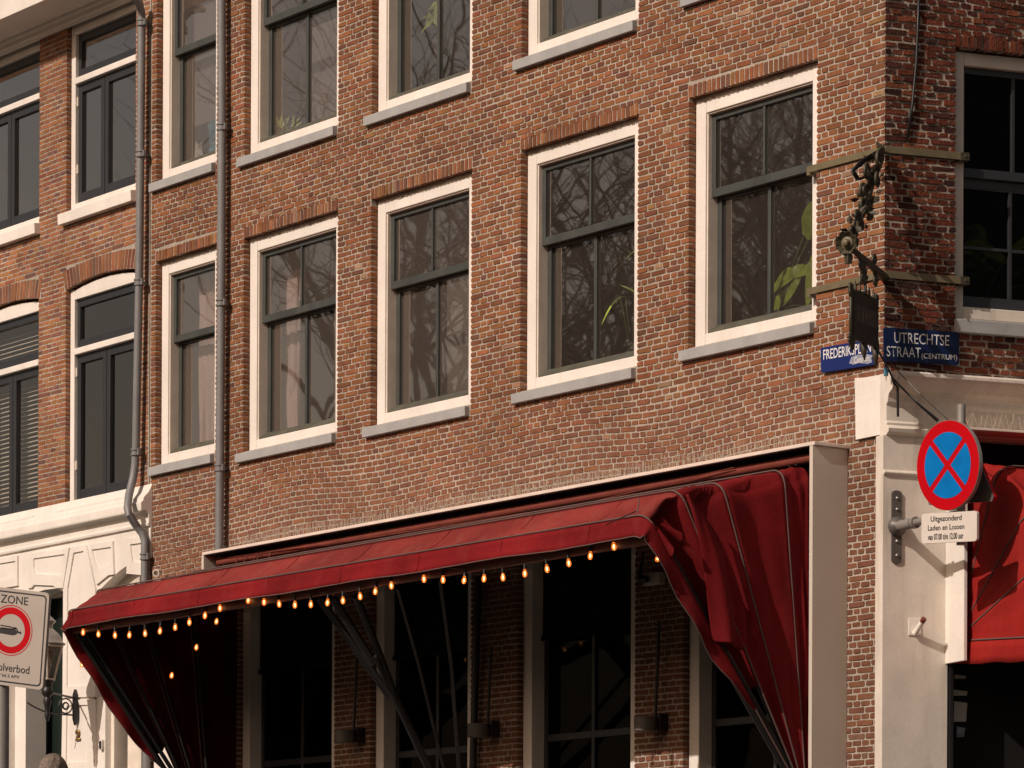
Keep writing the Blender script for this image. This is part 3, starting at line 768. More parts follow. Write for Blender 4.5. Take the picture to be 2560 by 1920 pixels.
aw = thing('red_awning', 'long dark red canvas hood awning over the terrace side of the brick corner house', 'awning', (-4.8, -.3, PIV[1]))
SR, SL = -.433, -9.22
RIBS = [(1.861, 5.168), (1.562, 5.375), (1.162, 5.463), (.559, 5.611), (.314, 5.666)]
H = hood(aw, FA, SL + .05, SR - .05, RIBS, PIV)
# valance: hangs from the foremost rib, round both corners and part of the way down the sides
h0 = H[0]; n = len(h0); i0 = 8; i1 = n - 1 - 8
rows = []
for r in range(5):
    u = r / 4; row = []
    for j in range(i0, i1 + 1):
        p = h0[j]; v = min(j - i0, i1 - j)
        side_ = j < 26 or j > n - 27
        out = Vector((0, .012 + .035 * u * u, 0))
        hgt = .150 * min(1, .25 + v / 7)
        if side_:
            sg = 1 if j < n / 2 else -1
            f = math.sin(u * PI * .5)
            q = p + Vector((sg * (.012 + .02 * u * math.sin(j * 1.3)), .075 * u * min(1, v / 4), -hgt * .75 * u))
        else:
            wob = .014 * smoothn(p.x * 1.6, u, 3.) * u
            q = p + out + Vector((0, wob, -hgt * u - .006 * u * math.sin(p.x * 3.3)))
        row.append(wrap(FA, q))
    rows.append(row)
mb = MB(); mb.grid(rows); vb = mb.build('valance', M['red'], aw, smooth=True, recalc=False)
s_ = vb.modifiers.new('cloth', 'SOLIDIFY'); s_.thickness = .004
mb = MB(); mb.tube([Vector(p) + Vector((0, -.002, -.003)) for p in rows[-1]], .005, 5); mb.build('hem', M['piping'], aw, smooth=True)
# loose side cloths that hang down outside at either end
for sgn, sx in ((1, SR - .05), (-1, SL + .05)):
    def PS(u_, v_): return qS(u_, v_, SR - .05)
    left = [PS(*p) for p in ((1706, 1236), (1716, 1266), (1732, 1320), (1749, 1403), (1757, 1470), (1766, 1540), (1777, 1612))]
    right = [PS(*p) for p in ((1712, 1236), (1760, 1290), (1795, 1340), (1826, 1410), (1850, 1480), (1870, 1550), (1866, 1632))]
    rows = []
    for (l, r_), k in zip(zip(left, right), range(7)):
        row = []
        for i in range(13):
            u = i / 12; d = l[0] + (r_[0] - l[0]) * u; z = l[1] + (r_[1] - l[1]) * u
            o_ = sgn * (.03 + .055 * math.sin(PI * min(1, u * 1.6)) * (.35 + k / 7) - .09 * max(0, u - .45) * (k / 6) + .014 * math.sin(u * 11 + k * .7))
            row.append(FA(sx + o_, z, d))
        rows.append(row)
    mb = MB(); mb.grid(rows); ob = mb.build('side_cloth', M['red'], aw, smooth=True, recalc=False)
    s_ = ob.modifiers.new('cloth', 'SOLIDIFY'); s_.thickness = .004
    ob.modifiers.new('sub', 'SUBSURF').render_levels = 1
    # gathered pleats at the front corner
    mb = MB()
    for (a_, b_) in (((1655, 1300), (1720, 1385)), ((1648, 1310), (1690, 1345)), ((1640, 1322), (1668, 1378))):
        (d0, zz0), (d1, zz1) = PS(*a_), PS(*b_); rr = []
        for t in range(9):
            f = t / 8; c = Vector(FA(sx + sgn * (.015 + .03 * f), zz0 + (zz1 - zz0) * f, d0 + (d1 - d0) * f)); w2 = .012 + .022 * f
            rr.append([c + Vector((sgn * w2 * math.sin(x), 0, w2 * 1.2 * math.cos(x))) for x in [2 * PI * q / 10 for q in range(11)]])
        mb.grid(rr)
    mb.build('pleat', M['red'], aw, smooth=True, recalc=False)
mb = MB(); mb.grid([[FA(SL + .045 + .01 * math.sin(k * 1.3), 2.6 + (5.66 - 2.6) * k / 8, d) for d in (.004, .11, .21, .318)] for k in range(9)])
mb.build('inner_cloth', M['redshade'], aw, smooth=True, recalc=False)
for q in range(8):                                        # stitched seams across the front cloth
    x_ = SR - .75 - q * 1.12
    mb = MB()
    def onh(h, x):
        for i in range(len(h) - 1):
            if (h[i].x - x) * (h[i + 1].x - x) <= 0 and abs(h[i].x - h[i + 1].x) > 1e-6:
                return h[i].lerp(h[i + 1], (x - h[i].x) / (h[i + 1].x - h[i].x))
    a_, b_ = onh(H[0], x_), onh(H[1], x_ + .01)
    mb.tube([wrap(FA, a_.lerp(b_, t) + Vector((0, -.5, -1)).normalized() * (.025 * math.sin(PI * t)) + Vector((0, .004, .006))) for t in [k / 8 for k in range(9)]], 0.0022, 4)
    mb.tube([wrap(FA, a_ + Vector((0, .014 + .036 * t * t, -.15 * t))) for t in [k / 5 for k in range(6)]], .003, 4)
    mb.build('seam', M['red'], aw)
# casing on the wall
mb = MB(); mb.box(FA, SL - .03, SR + .05, CAS_Z - .028, CAS_Z, -.001, .352); mb.build('casing_top', M['flash'], aw, bevel=.004)
mb = MB(); mb.box(FA, SL, SR + .02, CAS_Z - .034, CAS_Z - .028, .0, .345); mb.build('casing_lining', M['black'], aw)
mb = MB(); mb.box(FA, SL + .005, SR - .005, 5.35, CAS_Z - .036, .006, .012); mb.build('shade_back', M['blind'], aw)  # black sheet added behind the roller for the shade in the gap
for x0 in (SR, SL - .03):
    mb = MB(); mb.box(FA, x0, x0 + .03, 2.6, CAS_Z - .0285, .0, .34); mb.box(FA, x0 - .008, x0 + .03, 2.6, CAS_Z - .029, .3405, .352); mb.build('casing_side', M['cream_flat'], aw, bevel=.003)
mb = MB(); mb.tube([FA(SL + .1, CAS_Z - .10, .24), FA(SR - .02, CAS_Z - .10, .24)], .036, 12); mb.build('roller_tube', M['tube'], aw, smooth='auto')
for x in (-9.0, -7.6, -5.9, -4.3, -2.9, -1.85, -.78, -.70):
    mb = MB(); mb.tube([FA(x + .004 * math.sin(t), CAS_Z - .10 + .046 * math.sin(t), .24 + .046 * math.cos(t)) for t in [PI * (.4 + 1.3 * k / 9) for k in range(10)]], .007, 6); mb.build('hook', M['black'], aw, smooth=True)
mb = MB()
for k in range(5):
    x0 = -8.75 + .16 * k + random.uniform(-.05, .05)
    mb.tube([FA(x0 + .12 * t + .05 * math.sin(6 * t + k), CAS_Z - .07 - .13 * math.sin(PI * t), .27 + .05 * math.sin(5 * t)) for t in [q / 10 for q in range(11)]], .004, 5)
mb.tube([FA(-8.9, CAS_Z - .08, .28), FA(-6.4, CAS_Z - .13, .29), FA(-3.3, CAS_Z - .16, .3), FA(-1.4, CAS_Z - .08, .3)], .004, 5)
mb.build('cord', M['tube'], aw)
mb = MB(); mb.box(FA, SL + .1, SR - .1, RIBS[0][1] - .20, RIBS[0][1] - .12, RIBS[0][0] - .10, RIBS[0][0] - .04); mb.build('front_bar', M['tube'], aw, bevel=.005)
for (u0, v0, u1, v1) in ((1590, 1278, 1515, 1312), (1598, 1246, 1593, 1284), (685, 1423, 580, 1460), (650, 1418, 647, 1450)):
    mb = MB(); mb.tube([at(u0, v0, 26.2 if u0 > 1000 else 33.1), at(u1, v1, 26.15 if u0 > 1000 else 33.05)], .004, 5); mb.build('tie_cord', M['black'], aw)
# folding arms below the cloth
def arm(pts, r, name='arm', mt='black'):
    mb = MB(); mb.tube(pts, r, 8); return mb.build(name, M[mt], aw, smooth='auto')
def PD(u, v, d): s, z = qA(u, v, d); return FA(s, z, d)
arm([PD(795, 1497, 1.72), PD(972, 1744, 1.05)], .022); arm([PD(803, 1497, 1.70), PD(985, 1747, 1.04)], .022)
arm([PD(832, 1495, 1.7), PD(935, 1660, 1.28)], .036)
arm([PD(890, 1490, 1.65), PD(950, 1640, 1.25), PD(990, 1748, 1.0), PD(1075, 1930, .5)], .034)
arm([PD(940, 1640, 1.3), PD(982, 1748, 1.02)], .024)
arm([PD(993, 1470, 1.5), PD(1045, 1655, .9), PD(1112, 1930, .3)], .016); arm([PD(1100, 1450, 1.5), PD(1128, 1660, .9), PD(1148, 1930, .3)], .017)
for s0 in (SR - .09, SL + .09):
    for dz in (0, .1): arm([FA(s0, PIV[1] + dz, PIV[0]), FA(s0, RIBS[0][1] - .16, RIBS[0][0] - .06 - dz)], .022)

# the awning round the corner
awb = thing('red_awning', 'smaller dark red hood awning over the side street shop front, shadowed by the round sign', 'awning', FB(2, 3, .3))
tS = qT(2365, 1650, 0)[0]; TSL = .505
pvB = qT(2371, 1606, TSL); wB = pvB[0]
R_B = []
H_ = qT(2560, 1596, TSL); R1 = (wB + 1.75, pvB[1] + (H_[1] - pvB[1]) / (H_[0] - wB) * 1.75)
pa = qT(2560, 1433, TSL); pb = qT(2525, 1322, TSL); pc = qT(2440, 1140, TSL)
def far(p, L):
    v = Vector((p[0] - wB, p[1] - pvB[1])).normalized() * L; return (wB + v.x, pvB[1] + v.y)
RB = [R1, far(pa, 1.9), qT(2550, 1280, TSL), qT(2480, 1166, TSL), (wB + .03, qT(2380, 1158, TSL)[1])]
HB = hood(awb, FB, 3.1, TSL + .05, RB, (wB, pvB[1]), amps=(.012, .012, .012, .012), top=.01, crk=.35, flip=-1)
mb = MB(); rows = []
for r in range(4):
    u = r / 3
    rows.append([FB(TSL + .045 - .01 * u, pvB[1] + (R1[1] - pvB[1]) * k / 12 - u * .165 + .006 * math.sin(k * 1.7) * u, wB + (R1[0] - wB) * k / 12) for k in range(13)])
mb.grid(rows); ob = mb.build('valance', M['redbright'], awb, smooth=True, recalc=False); ob.modifiers.new('cloth', 'SOLIDIFY').thickness = .004
zc1 = qT(2335, 1240, tp1)[1]
mb = MB(); zlo = qT(2335, 1665, .48)[1]
mb.box(FB, TSL - .03, TSL, zlo, zc1 + .45, .10, .40); mb.build('casing_side', M['cream'], awb, bevel=.004)
mb = MB(); mb.box(FB, TSL, 3.2, zc1 + .43, zc1 + .45, .11, .40); mb.build('casing_top', M['flash'], awb, bevel=.004)
mb = MB(); mb.box(FB, TSL + .004, TSL + .03, zlo - .9, zc1 + .40, .0, .12); mb.build('guide_rail', M['black'], awb)
mb = MB(); mb.box(FB, TSL + .02, 3.2, 4.80, ent[0][1] + .02, .015, .02); mb.build('shade_back', M['blind'], awb)  # black sheet again, painting the shade between cornice and hood
# dark shop front under it
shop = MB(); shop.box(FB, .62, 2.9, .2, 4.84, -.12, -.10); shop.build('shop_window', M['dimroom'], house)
for (u, v, wd, hg) in ((2402, 1692, 30, 10), (2402, 1732, 36, 14), (2402, 1779, 34, 50), (2403, 1830, 22, 26)):
    s0, z0 = qB(u - wd / 2, v + hg / 2, -.09); s1, z1 = qB(u + wd / 2, v - hg / 2, -.09)
    b = MB(); b.prism(FB, [(s0, z0), (s1 - .01, z0 + .004), (s1, z1 - .01), (s0 + .004, z1)], -.0995, -.094); b.build('notice', M['worn'] if hg == 26 else M['paper'], house)

# ------------------------------------------------------------------ festoon lights
fl = thing('festoon_lights', 'string of small glowing amber bulbs along the lower edge of the red awning', 'string lights', FA(-4.8, 5.0, 1.9))
BULBS = [(207.6, 1581), (246, 1585.6), (287.4, 1588.6), (323.3, 1587.9), (362.7, 1584), (399.7, 1577.8), (437.9, 1568.6), (473.4, 1555.9), (512.3, 1539.3), (549.8, 1521), (620.4, 1501),
         (660, 1505.7), (697.9, 1510.3), (737.2, 1512.6), (777, 1511.5), (818.6, 1506.9), (857.2, 1501.8), (900.4, 1491.4), (938.2, 1478.7), (978.3, 1464.4), (1059.8, 1448), (1107.6, 1449.8),
         (1160, 1450.9), (1209.8, 1446.7), (1257.3, 1444), (1312, 1434), (1367.6, 1422.7), (1422, 1408), (1475.6, 1390), (1534.6, 1367)]
def bulb(p, ax=(0, 0, 1), lit=True):
    b = MB(); b.lathe(p, ax, [(.004, -.028), (.013, -.024), (.0185, -.011), (.0195, 0), (.0165, .014), (.011, .026), (.010, .034)], 12); ob = b.build('bulb', M['bulbglass'], fl, smooth=True)
    s_ = MB(); q = Vector(p) + Vector(ax) * .034; s_.lathe(q, ax, [(.012, 0), (.013, .012), (.009, .03), (.009, .045)], 10); s_.build('socket', M['black'], ob, smooth='auto')
    f = MB(); f.lathe(p, ax, [(.002, -.014), (.006, -.011), (.0078, .0), (.006, .012), (.002, .018)], 8); f.build('filament', M['filament' if lit else 'worn'], ob, smooth=True)
DBULB = RIBS[0][0] - .02
cab = []
for (u, v) in BULBS:
    p = PD(u, v, DBULB); bulb(p, (random.gauss(0, .07), random.gauss(0, .07), 1)); cab.append(Vector(p) + Vector((0, .0, .082)))
path = []
for a_, b_ in zip(cab[:-1], cab[1:]):
    for k in range(4): path.append(a_.lerp(b_, k / 4) + Vector((0, 0, .012 * math.sin(PI * k / 4))))
path.append(cab[-1])
tail = []
for k, (u, v) in enumerate(((1644.6, 1395.7), (1700.5, 1480.6), (1753.8, 1564.7), (1805.5, 1643.8))):
    d, z = qS(u, v, SR - .14); p = FA(SR - .14, z, d); bulb(p, (.3, .2, .93), k != 1); tail.append(Vector(p) + Vector((.02, .01, .07)))
lead = []
for (u, v) in ((204.5, 1661), (343, 1818)):
    d, z = qS(u, v, SL - .02); p = FA(SL - .02, z, d); bulb(p, (0, 0, 1)); lead.append(Vector(p) + Vector((0, 0, .082)))
inner = []
for (u, v) in ((541, 1554), (490.7, 1618.7), (429, 1689)):
    d, z = qS(u, v, SL + .17); p = FA(SL + .17, z, d); bulb(p, (.3, 0, .95)); inner.append(Vector(p) + Vector((0, 0, .08)))
c = MB(); c.tube(path + tail, .0045, 5); c.tube([path[0]] + lead, .0045, 5); c.tube(inner, .004, 5); c.build('cable', M['black'], fl)

# ------------------------------------------------------------------ bird spikes
def spikes(Fn, a0, a1, z, d, label, n, hgt=.13):
    mb = MB()
    for i in range(n):
        a = a0 + (a1 - a0) * (i + random.random() * .6) / n
        for k in (-1, 1):
            p = Vector(Fn(a, z, d)); q = Vector(Fn(a + k * random.uniform(.012, .035), z + hgt * random.uniform(.8, 1.1), d + k * random.uniform(.0, .05)))
            mb.tube([p, q], .0020, 3)
    mb.box(Fn, a0, a1, z, z + .006, d - .012, d + .012)
    return tag(mb.build('bird_spike_strip', M['spike'], recalc=False), label, 'bird spikes')
spikes(FA, -9.0, -.75, CAS_Z + .002, .05, 'long strip of thin wire bird spikes on top of the red awning casing', 210)
spikes(FA, -9.0, -.75, CAS_Z + .002, .20, 'second strip of wire bird spikes along the front of the casing top', 190)
ZS = zc1 + .452
spikes(FB, .52, 3.1, ZS, .30, 'strip of upright wire bird spikes behind the round blue and red sign', 48, .12)
# ------------------------------------------------------------------ lettering
def lettering(text, fn, box, parent, m, name='lettering', bold=0., squeeze=None):
    cu = bpy.data.curves.new('t', 'FONT'); cu.body = text; cu.size = 1; cu.offset = bold; cu.resolution_u = 3
    tmp = bpy.data.objects.new('t', cu); COL.objects.link(tmp)
    bpy.context.view_layer.update()
    me = bpy.data.meshes.new_from_object(tmp.evaluated_get(bpy.context.evaluated_depsgraph_get()))
    bpy.data.objects.remove(tmp)
    co = np.array([v.co[:] for v in me.vertices]); lo, hi = co.min(0), co.max(0)
    x0, x1, y0, y1 = box
    for v, c in zip(me.vertices, co):
        v.co = fn(x0 + (x1 - x0) * (c[0] - lo[0]) / (hi[0] - lo[0]), y0 + (y1 - y0) * (c[1] - lo[1]) / (hi[1] - lo[1]))
    me.name = name; me.materials.append(m)
    ob = bpy.data.objects.new(name, me); COL.objects.link(ob); adopt(ob, parent); return ob

def quadfn(Fn, bl, br, tr, tl, d):
    P = [np.array(p) for p in (bl, br, tr, tl)]
    def f(x, y, dd=0.):
        q = P[0] * (1 - x) * (1 - y) + P[1] * x * (1 - y) + P[2] * x * y + P[3] * (1 - x) * y
        return Fn(q[0], q[1], d + dd)
    return f

def rounded(w_, h_, r, k=5):
    pts = []
    for cx, cy, a0 in ((w_ - r, h_ - r, 0), (r, h_ - r, 90), (r, r, 180), (w_ - r, r, 270)):
        for i in range(k + 1):
            a = math.radians(a0 + 90 * i / k); pts.append((cx + r * math.cos(a), cy + r * math.sin(a)))
    return pts

def plate(fn, asp, th, m, name, parent, r=.08, d=0.):     # rounded plate in the unit square of fn
    pts = [(x / asp, y) for x, y in rounded(asp, 1, r)]
    mb = MB(); n = len(pts)
    mb.add([fn(x, y, d + th) for x, y in pts] + [fn(x, y, d) for x, y in pts], [tuple(range(n)), tuple(range(2 * n - 1, n - 1, -1))] + [(i, (i + 1) % n, n + (i + 1) % n, n + i) for i in range(n)])
    return mb.build(name, m, parent)

# street name plates
ns = thing('street_sign', 'dark blue street name plate reading UTRECHTSE STRAAT on the side street wall', 'street sign', FB(.3, 6.3, .03))
f = quadfn(FB, qB(2211.5, 903, .03), qB(2397.5, 912, .03), qB(2398.5, 830, .03), qB(2210, 818, .03), .012)
plate(f, 2.4, .016, M['bluedark'], 'plate', ns, .06)
lettering('UTRECHTSE', lambda x, y: f(x, y, .0175), (.135, .865, .56, .88), ns, M['enamel'], bold=-.004)
lettering('STRAAT', lambda x, y: f(x, y, .0175), (.03, .485, .15, .455), ns, M['enamel'], bold=-.004)
lettering('(CENTRUM)', lambda x, y: f(x, y, .0175), (.495, .975, .09, .30), ns, M['enamel'])
ns2 = thing('street_sign', 'blue street name plate reading FREDERIKSPLEIN on the sunlit long front, behind the hanging sign', 'street sign', FA(-.4, 6.3, .03))
f2 = quadfn(FA, qA(2053, 932, .03), qA(2188, 911, .03), qA(2190, 845, .03), qA(2052, 870, .03), .012)
plate(f2, 2.9, .02, M['blue'], 'plate', ns2, .06)
lettering('FREDERIKSPLEIN', lambda x, y: f2(x, y, .0215), (.05, .92, .50, .90), ns2, M['enamel'], bold=.004)
lettering('Centrum', lambda x, y: f2(x, y, .0225), (.62, .90, .16, .40), ns2, M['enamel'])
pts = [(.53, .20), (.60, .12), (.7, .15), (.86, .06), (.95, .1), (.93, .25), (.96, .36), (.84, .44), (.66, .48), (.56, .42)]
mb = MB(); mb.add([f2(x, y, .0212) for x, y in pts], [tuple(range(len(pts)))]); mb.build('worn_patch', M['worn'], ns2, recalc=False)

# ------------------------------------------------------------------ no stopping sign on its bracket
Rr = R[:, 0]; FW = -R[:, 2]
TP = .05
C_ = hit(2369, 1163, ub * TP, ub)
hv = Rr * .60 - FW * .80; hv[2] = 0; hv /= np.linalg.norm(hv); hv = hv + np.array([0, 0, -.062]); nv = np.cross(hv, [0, 0, 1]); nv /= np.linalg.norm(nv)
if nv @ (CP - C_) < 0: nv = -nv
dep = (C_ - CP) @ FW; pxm = F / dep; RAD = 113 / pxm
sg = thing('no_stopping_sign', 'round red and blue no stopping sign with white time plate on a wall bracket', 'traffic sign', tuple(C_))
def SG(x, z, d=0.): return tuple(C_ + hv * x + np.array([0, 0, 1]) * z + nv * d)
def disc(r, d0, d1, m, name):
    b = MB(); b.prism(SG, [(r * math.cos(2 * PI * k / 64), r * math.sin(2 * PI * k / 64)) for k in range(64)], d0, d1); return b.build(name, M[m], sg)
disc(RAD, -.035, -.003, 'galv', 'sign_rim'); dd = disc(RAD - .003, -.003, .0, 'signred', 'sign_face')
RI = RAD * .735; hw = RAD * .068
for q in range(4):
    b = MB(); pts = []
    a0 = PI / 4 + q * PI / 2
    off = hw * 1.414
    cxy = (off * math.cos(a0 + PI / 4), off * math.sin(a0 + PI / 4))
    al = math.asin(hw / RI)
    pts = [cxy] + [(RI * math.cos(a), RI * math.sin(a)) for a in [a0 + al + (PI / 2 - 2 * al) * k / 14 for k in range(15)]]
    b.prism(SG, pts, .0002, .0018); b.build('blue_field', M['signblue'], sg)
def SX(u): # horizontal position on the sign plane under a photo column
    P_ = hit(u, 1163, C_, nv); return (P_ - C_) @ hv / (hv @ hv)
px0, px1 = SX(2304.5), SX(2442.5)
zt1, zb1 = (1163 - 1281) / pxm, (1163 - 1356) / pxm
def PL(x, y, d=0.): return SG(px0 + (px1 - px0) * x, zb1 + (zt1 - zb1) * y, -.004 + d)
plate(PL, 1.85, .022, M['signwhite'], 'time_plate', sg, .09, -.018)
lettering('Uitgezonderd', lambda x, y: PL(x, y, .0055), (.17, .73, .66, .90), sg, M['ink'], bold=.014)
lettering('Laden en Lossen', lambda x, y: PL(x, y, .0055), (.12, .78, .42, .60), sg, M['ink'], bold=.014)
lettering('van 07.00 t/m 12.00 uur', lambda x, y: PL(x, y, .0055), (.12, .765, .10, .31), sg, M['ink'], bold=.02)
post = MB(); xo = SX(2384)
po = C_ + hv * xo - nv * .075; ztop = C_[2] + (1163 - 1012) / pxm
post.tube([(po[0], po[1], zb1 + C_[2] - .02), (po[0], po[1], ztop)], .032, 14); post.build('post', M['galv'], sg, smooth='auto')
mb = MB()
for z in (C_[2] + .2, C_[2] - .2, C_[2] + (zt1 + zb1) / 2):
    mb.box8([tuple(Vector(po) + Vector(hv) * a + Vector(nv) * b_ + Vector((0, 0, c_))) for c_ in (z - po[2] - .015, z - po[2] + .015) for a, b_ in ((-.045, -.04), (.045, -.04), (.045, .06), (-.045, .06))])
mb.build('clamp', M['galv'], sg)
bt, bz = qB(2240, 1317, .1)
mb = MB(); z0, z1 = qB(2240, 1409, .1)[1], qB(2240, 1226, .1)[1]; wd = .043
pts = [(bt - wd + wd * (1 - math.cos(a)), 0) for a in (0,)]
o = []
for k in range(9): a = PI * k / 8; o.append((bt + wd * math.cos(a), z1 - wd * .6 + wd * .6 * math.sin(a)))
for k in range(9): a = PI + PI * k / 8; o.append((bt + wd * math.cos(a), z0 + wd * .6 + wd * .6 * math.sin(a)))
mb.prism(FB, o, .10, .115); mb.build('wall_plate', M['gun'], sg, bevel=.003)
mb = MB()
for z in (z1 - .06, bz + .13, bz - .11, z0 + .06): mb.lathe(FB(bt, z, .115), nb, [(.012, 0), (.012, .006), (.006, .012)], 8)
mb.build('bolt', M['galv'], sg)
mb = MB(); mb.lathe(FB(bt, bz, .115), nb, [(.075, 0), (.075, .012), (.06, .03), (.04, .05), (.034, .06)], 18); mb.build('flange', M['gun'], sg, smooth='auto')
q1 = Vector(FB(bt, bz, .15)); q2 = Vector((po[0], po[1], bz))
mb = MB(); mb.tube([q1, q1.lerp(q2, .22)], .040, 14); mb.tube([q1.lerp(q2, .24), q1.lerp(q2, .28)], .044, 14); mb.tube([q1.lerp(q2, .2), q2], .028, 14); mb.build('arm', M['galv'], sg, smooth='auto')
# warning triangle fixed to the back of the same post, turned to the other street
wt = thing('warning_sign', 'triangular sign with red and white rim seen from behind the round sign', 'traffic sign', tuple(C_ - nv * .15))
tri_n = -nv
P1 = hit(2408, 1042, C_ - nv * .16, nv); P2 = hit(2486, 1246, C_ - nv * .16, nv)
x1, zz1 = (P1 - C_) @ hv / (hv @ hv), P1[2]; x2, zz2 = (P2 - C_) @ hv / (hv @ hv), P2[2]
def WG(x, z, d=0.): return tuple(C_ + hv * x + np.array([0, 0, z - C_[2]]) + nv * (d - .16))
def triang(s_):
    cx_, cz_ = x1 - .01, zz2 + (zz1 - zz2) * .36; o = []
    for (x, z) in ((x1, zz1), (2 * x1 - x2, zz2), (x2, zz2)):
        o.append((cx_ + (x - cx_) * s_, cz_ + (z - cz_) * s_))
    r_ = []
    for i in range(3):
        a_, b_, c_ = o[i - 1], o[i], o[(i + 1) % 3]
        for t in (.1, .05): r_.append((b_[0] + (a_[0] - b_[0]) * t, b_[1] + (a_[1] - b_[1]) * t))
        for t in (.05, .1): r_.append((b_[0] + (c_[0] - b_[0]) * t, b_[1] + (c_[1] - b_[1]) * t))
    return r_
b = MB(); b.prism(WG, triang(1), -.004, .004); b.build('back', M['gun'], wt)
for (s1, s0, m, d0, d1, nm) in ((1.0, .985, 'signred', -.030, -.0045, 'red_rim'), (.975, .90, 'signwhite', -.02, -.0045, 'white_rim')):
    O, I = triang(s1), triang(s0); n = len(O); b = MB()
    b.add([WG(x, z, d1) for x, z in O] + [WG(x, z, d1) for x, z in I] + [WG(x, z, d0) for x, z in O] + [WG(x, z, d0) for x, z in I],
          [(i, (i + 1) % n, n + (i + 1) % n, n + i) for i in range(n)] + [(i, 2 * n + i, 2 * n + (i + 1) % n, (i + 1) % n) for i in range(n)] + [(n + i, n + (i + 1) % n, 3 * n + (i + 1) % n, 3 * n + i) for i in range(n)] + [(2 * n + i, 3 * n + i, 3 * n + (i + 1) % n, 2 * n + (i + 1) % n) for i in range(n)])
    b.build(nm, M[m], wt)

# ------------------------------------------------------------------ wrought iron hanging sign on the corner
hs = thing('hanging_sign', 'dark wooden board hanging from an ornate wrought iron bracket on the house corner', 'hanging sign', (0, 0, 6.6))
DV = -(Rr * math.sin(math.radians(22.7)) + FW * math.cos(math.radians(22.7))); DV[2] = 0; DV /= np.linalg.norm(DV)
NV = np.cross(DV, [0, 0, 1])
def qD(u, v):
    h = hit(u, v, (0, 0, 0), NV); return h @ DV, h[2]
def FD(q, z, d=0.): p = DV * q + NV * d; return (p[0], p[1], z)
zu = qA(2100, 403, .01)[1]; zw = qA(2100, 711, .01)[1]
for zc_, nm in ((zu, 'upper'), (zw, 'lower')):
    s0 = qA(2024, 415 if nm == 'upper' else 718, .01)[0]
    t1 = qB(2400, 390 if nm == 'upper' else 700, .01)[0]
    b = MB(); b.box(FA, s0, .004, zc_ - .026, zc_ + .026, .008, .02); b.box(FB, .0, t1, zc_ - .028, zc_ + .028, .008, .02)
    b.box(FA, s0 - .035, s0 + .012, zc_ - .042, zc_ + .026, -.075, .012); b.build('strap', M['band'], hs, bevel=.002)
    b = MB(); b.box(FB, t1 - .002, t1 + .075, zc_ - .03, zc_ + .03, -.06, .024); b.lathe(FB(t1 + .04, zc_, .02), nb, [(.012, 0), (.01, .012)], 8);  b.build('strap_end', M['iron'], hs, bevel=.002)
def PDg(u, v, d=0.): q, z = qD(u, v); return Vector(FD(q, z, d))
ros = PDg(2121, 608); foot = PDg(2212, 694)
b = MB(); b.tube([PDg(2226, 706), foot, PDg(2164, 652), ros + Vector((0, 0, -.02))], [.036, .034, .026, .02], 10); b.build('arm', M['iron'], hs, smooth=True)
b = MB(); b.tube([PDg(2205, 362), PDg(2204, 400), PDg(2196, 420), PDg(2178, 470), PDg(2166, 520), PDg(2146, 560), PDg(2138, 590), ros], [.016, .02, .022, .02, .02, .018, .016, .014], 8); b.build('stay', M['iron'], hs, smooth=True)
def scroll(c, r, turns, ph, w=.009, flip=1, plane=None):
    pts = []
    n = int(16 * turns)
    for k in range(n + 1):
        t = k / n; a = ph + flip * t * turns * 2 * PI; rr = r * (1 - .8 * t)
        pts.append(Vector(c) + Vector(DV) * rr * math.cos(a) + Vector((0, 0, 1)) * rr * math.sin(a))
    return pts
random.seed(11)
b = MB()
for (u, v, r) in ((2201, 380, .05), (2186, 402, .08), (2190, 428, .07), (2172, 432, .09), (2180, 452, .06), (2160, 480, .07), (2176, 500, .06), (2155, 512, .065), (2163, 535, .05), (2142, 540, .05), (2148, 565, .05), (2138, 580, .05)):
    for k in range(2): b.tube(scroll(PDg(u, v, random.uniform(-.05, .05)), r, 1.2, random.uniform(0, 6), 0, random.choice((-1, 1))), .012, 6)
b.build('scrollwork', M['iron'], hs, smooth=True)
for k in range(46):
    b = MB()                                       # beaten leaves along the stay
    t = k / 45; i = t * 6; pts_ = [(2202, 375), (2194, 420), (2176, 470), (2164, 515), (2146, 555), (2139, 585), (2128, 600)]
    i0_ = min(5, int(i)); fr_ = i - i0_
    u = pts_[i0_][0] + (pts_[i0_ + 1][0] - pts_[i0_][0]) * fr_ + random.uniform(-8, 8); v = pts_[i0_][1] + (pts_[i0_ + 1][1] - pts_[i0_][1]) * fr_ + random.uniform(-6, 6)
    c_ = PDg(u, v, random.uniform(-.07, .07)); ax = Vector((random.uniform(-1, 1), random.uniform(-1, 1), random.uniform(-.6, 1))).normalized(); sd_ = ax.orthogonal().normalized(); nn = ax.cross(sd_)
    L_ = random.uniform(.05, .10)
    b.add([c_, c_ + ax * L_ * .5 + sd_ * L_ * .28 + nn * .008, c_ + ax * L_, c_ + ax * L_ * .5 - sd_ * L_ * .28 + nn * .008, c_ + ax * L_ * .5 - nn * .012], [(0, 1, 4), (1, 2, 4), (2, 3, 4), (3, 0, 4), (0, 3, 2, 1)]); b.build('iron_leaf', M['iron'], hs)
b = MB()
for (u0, v0, u1, v1) in ((2168, 672, 2150, 705), (2166, 660, 2163, 712), (2172, 690, 2166, 730), (2188, 640, 2187, 690), (2192, 700, 2190, 716)):
    b.tube([PDg(u0, v0, .01), PDg((u0 + u1) / 2 + 3, (v0 + v1) / 2, .03), PDg(u1, v1)], .010, 6)
for (u, v, r) in ((2158, 672, .07), (2152, 655, .05), (2160, 688, .06), (2186, 650, .045), (2188, 700, .05)):
    b.tube(scroll(PDg(u, v), r, 1.3, u, 0, 1), .012, 6)
b.build('lower_scrollwork', M['iron'], hs, smooth=True)
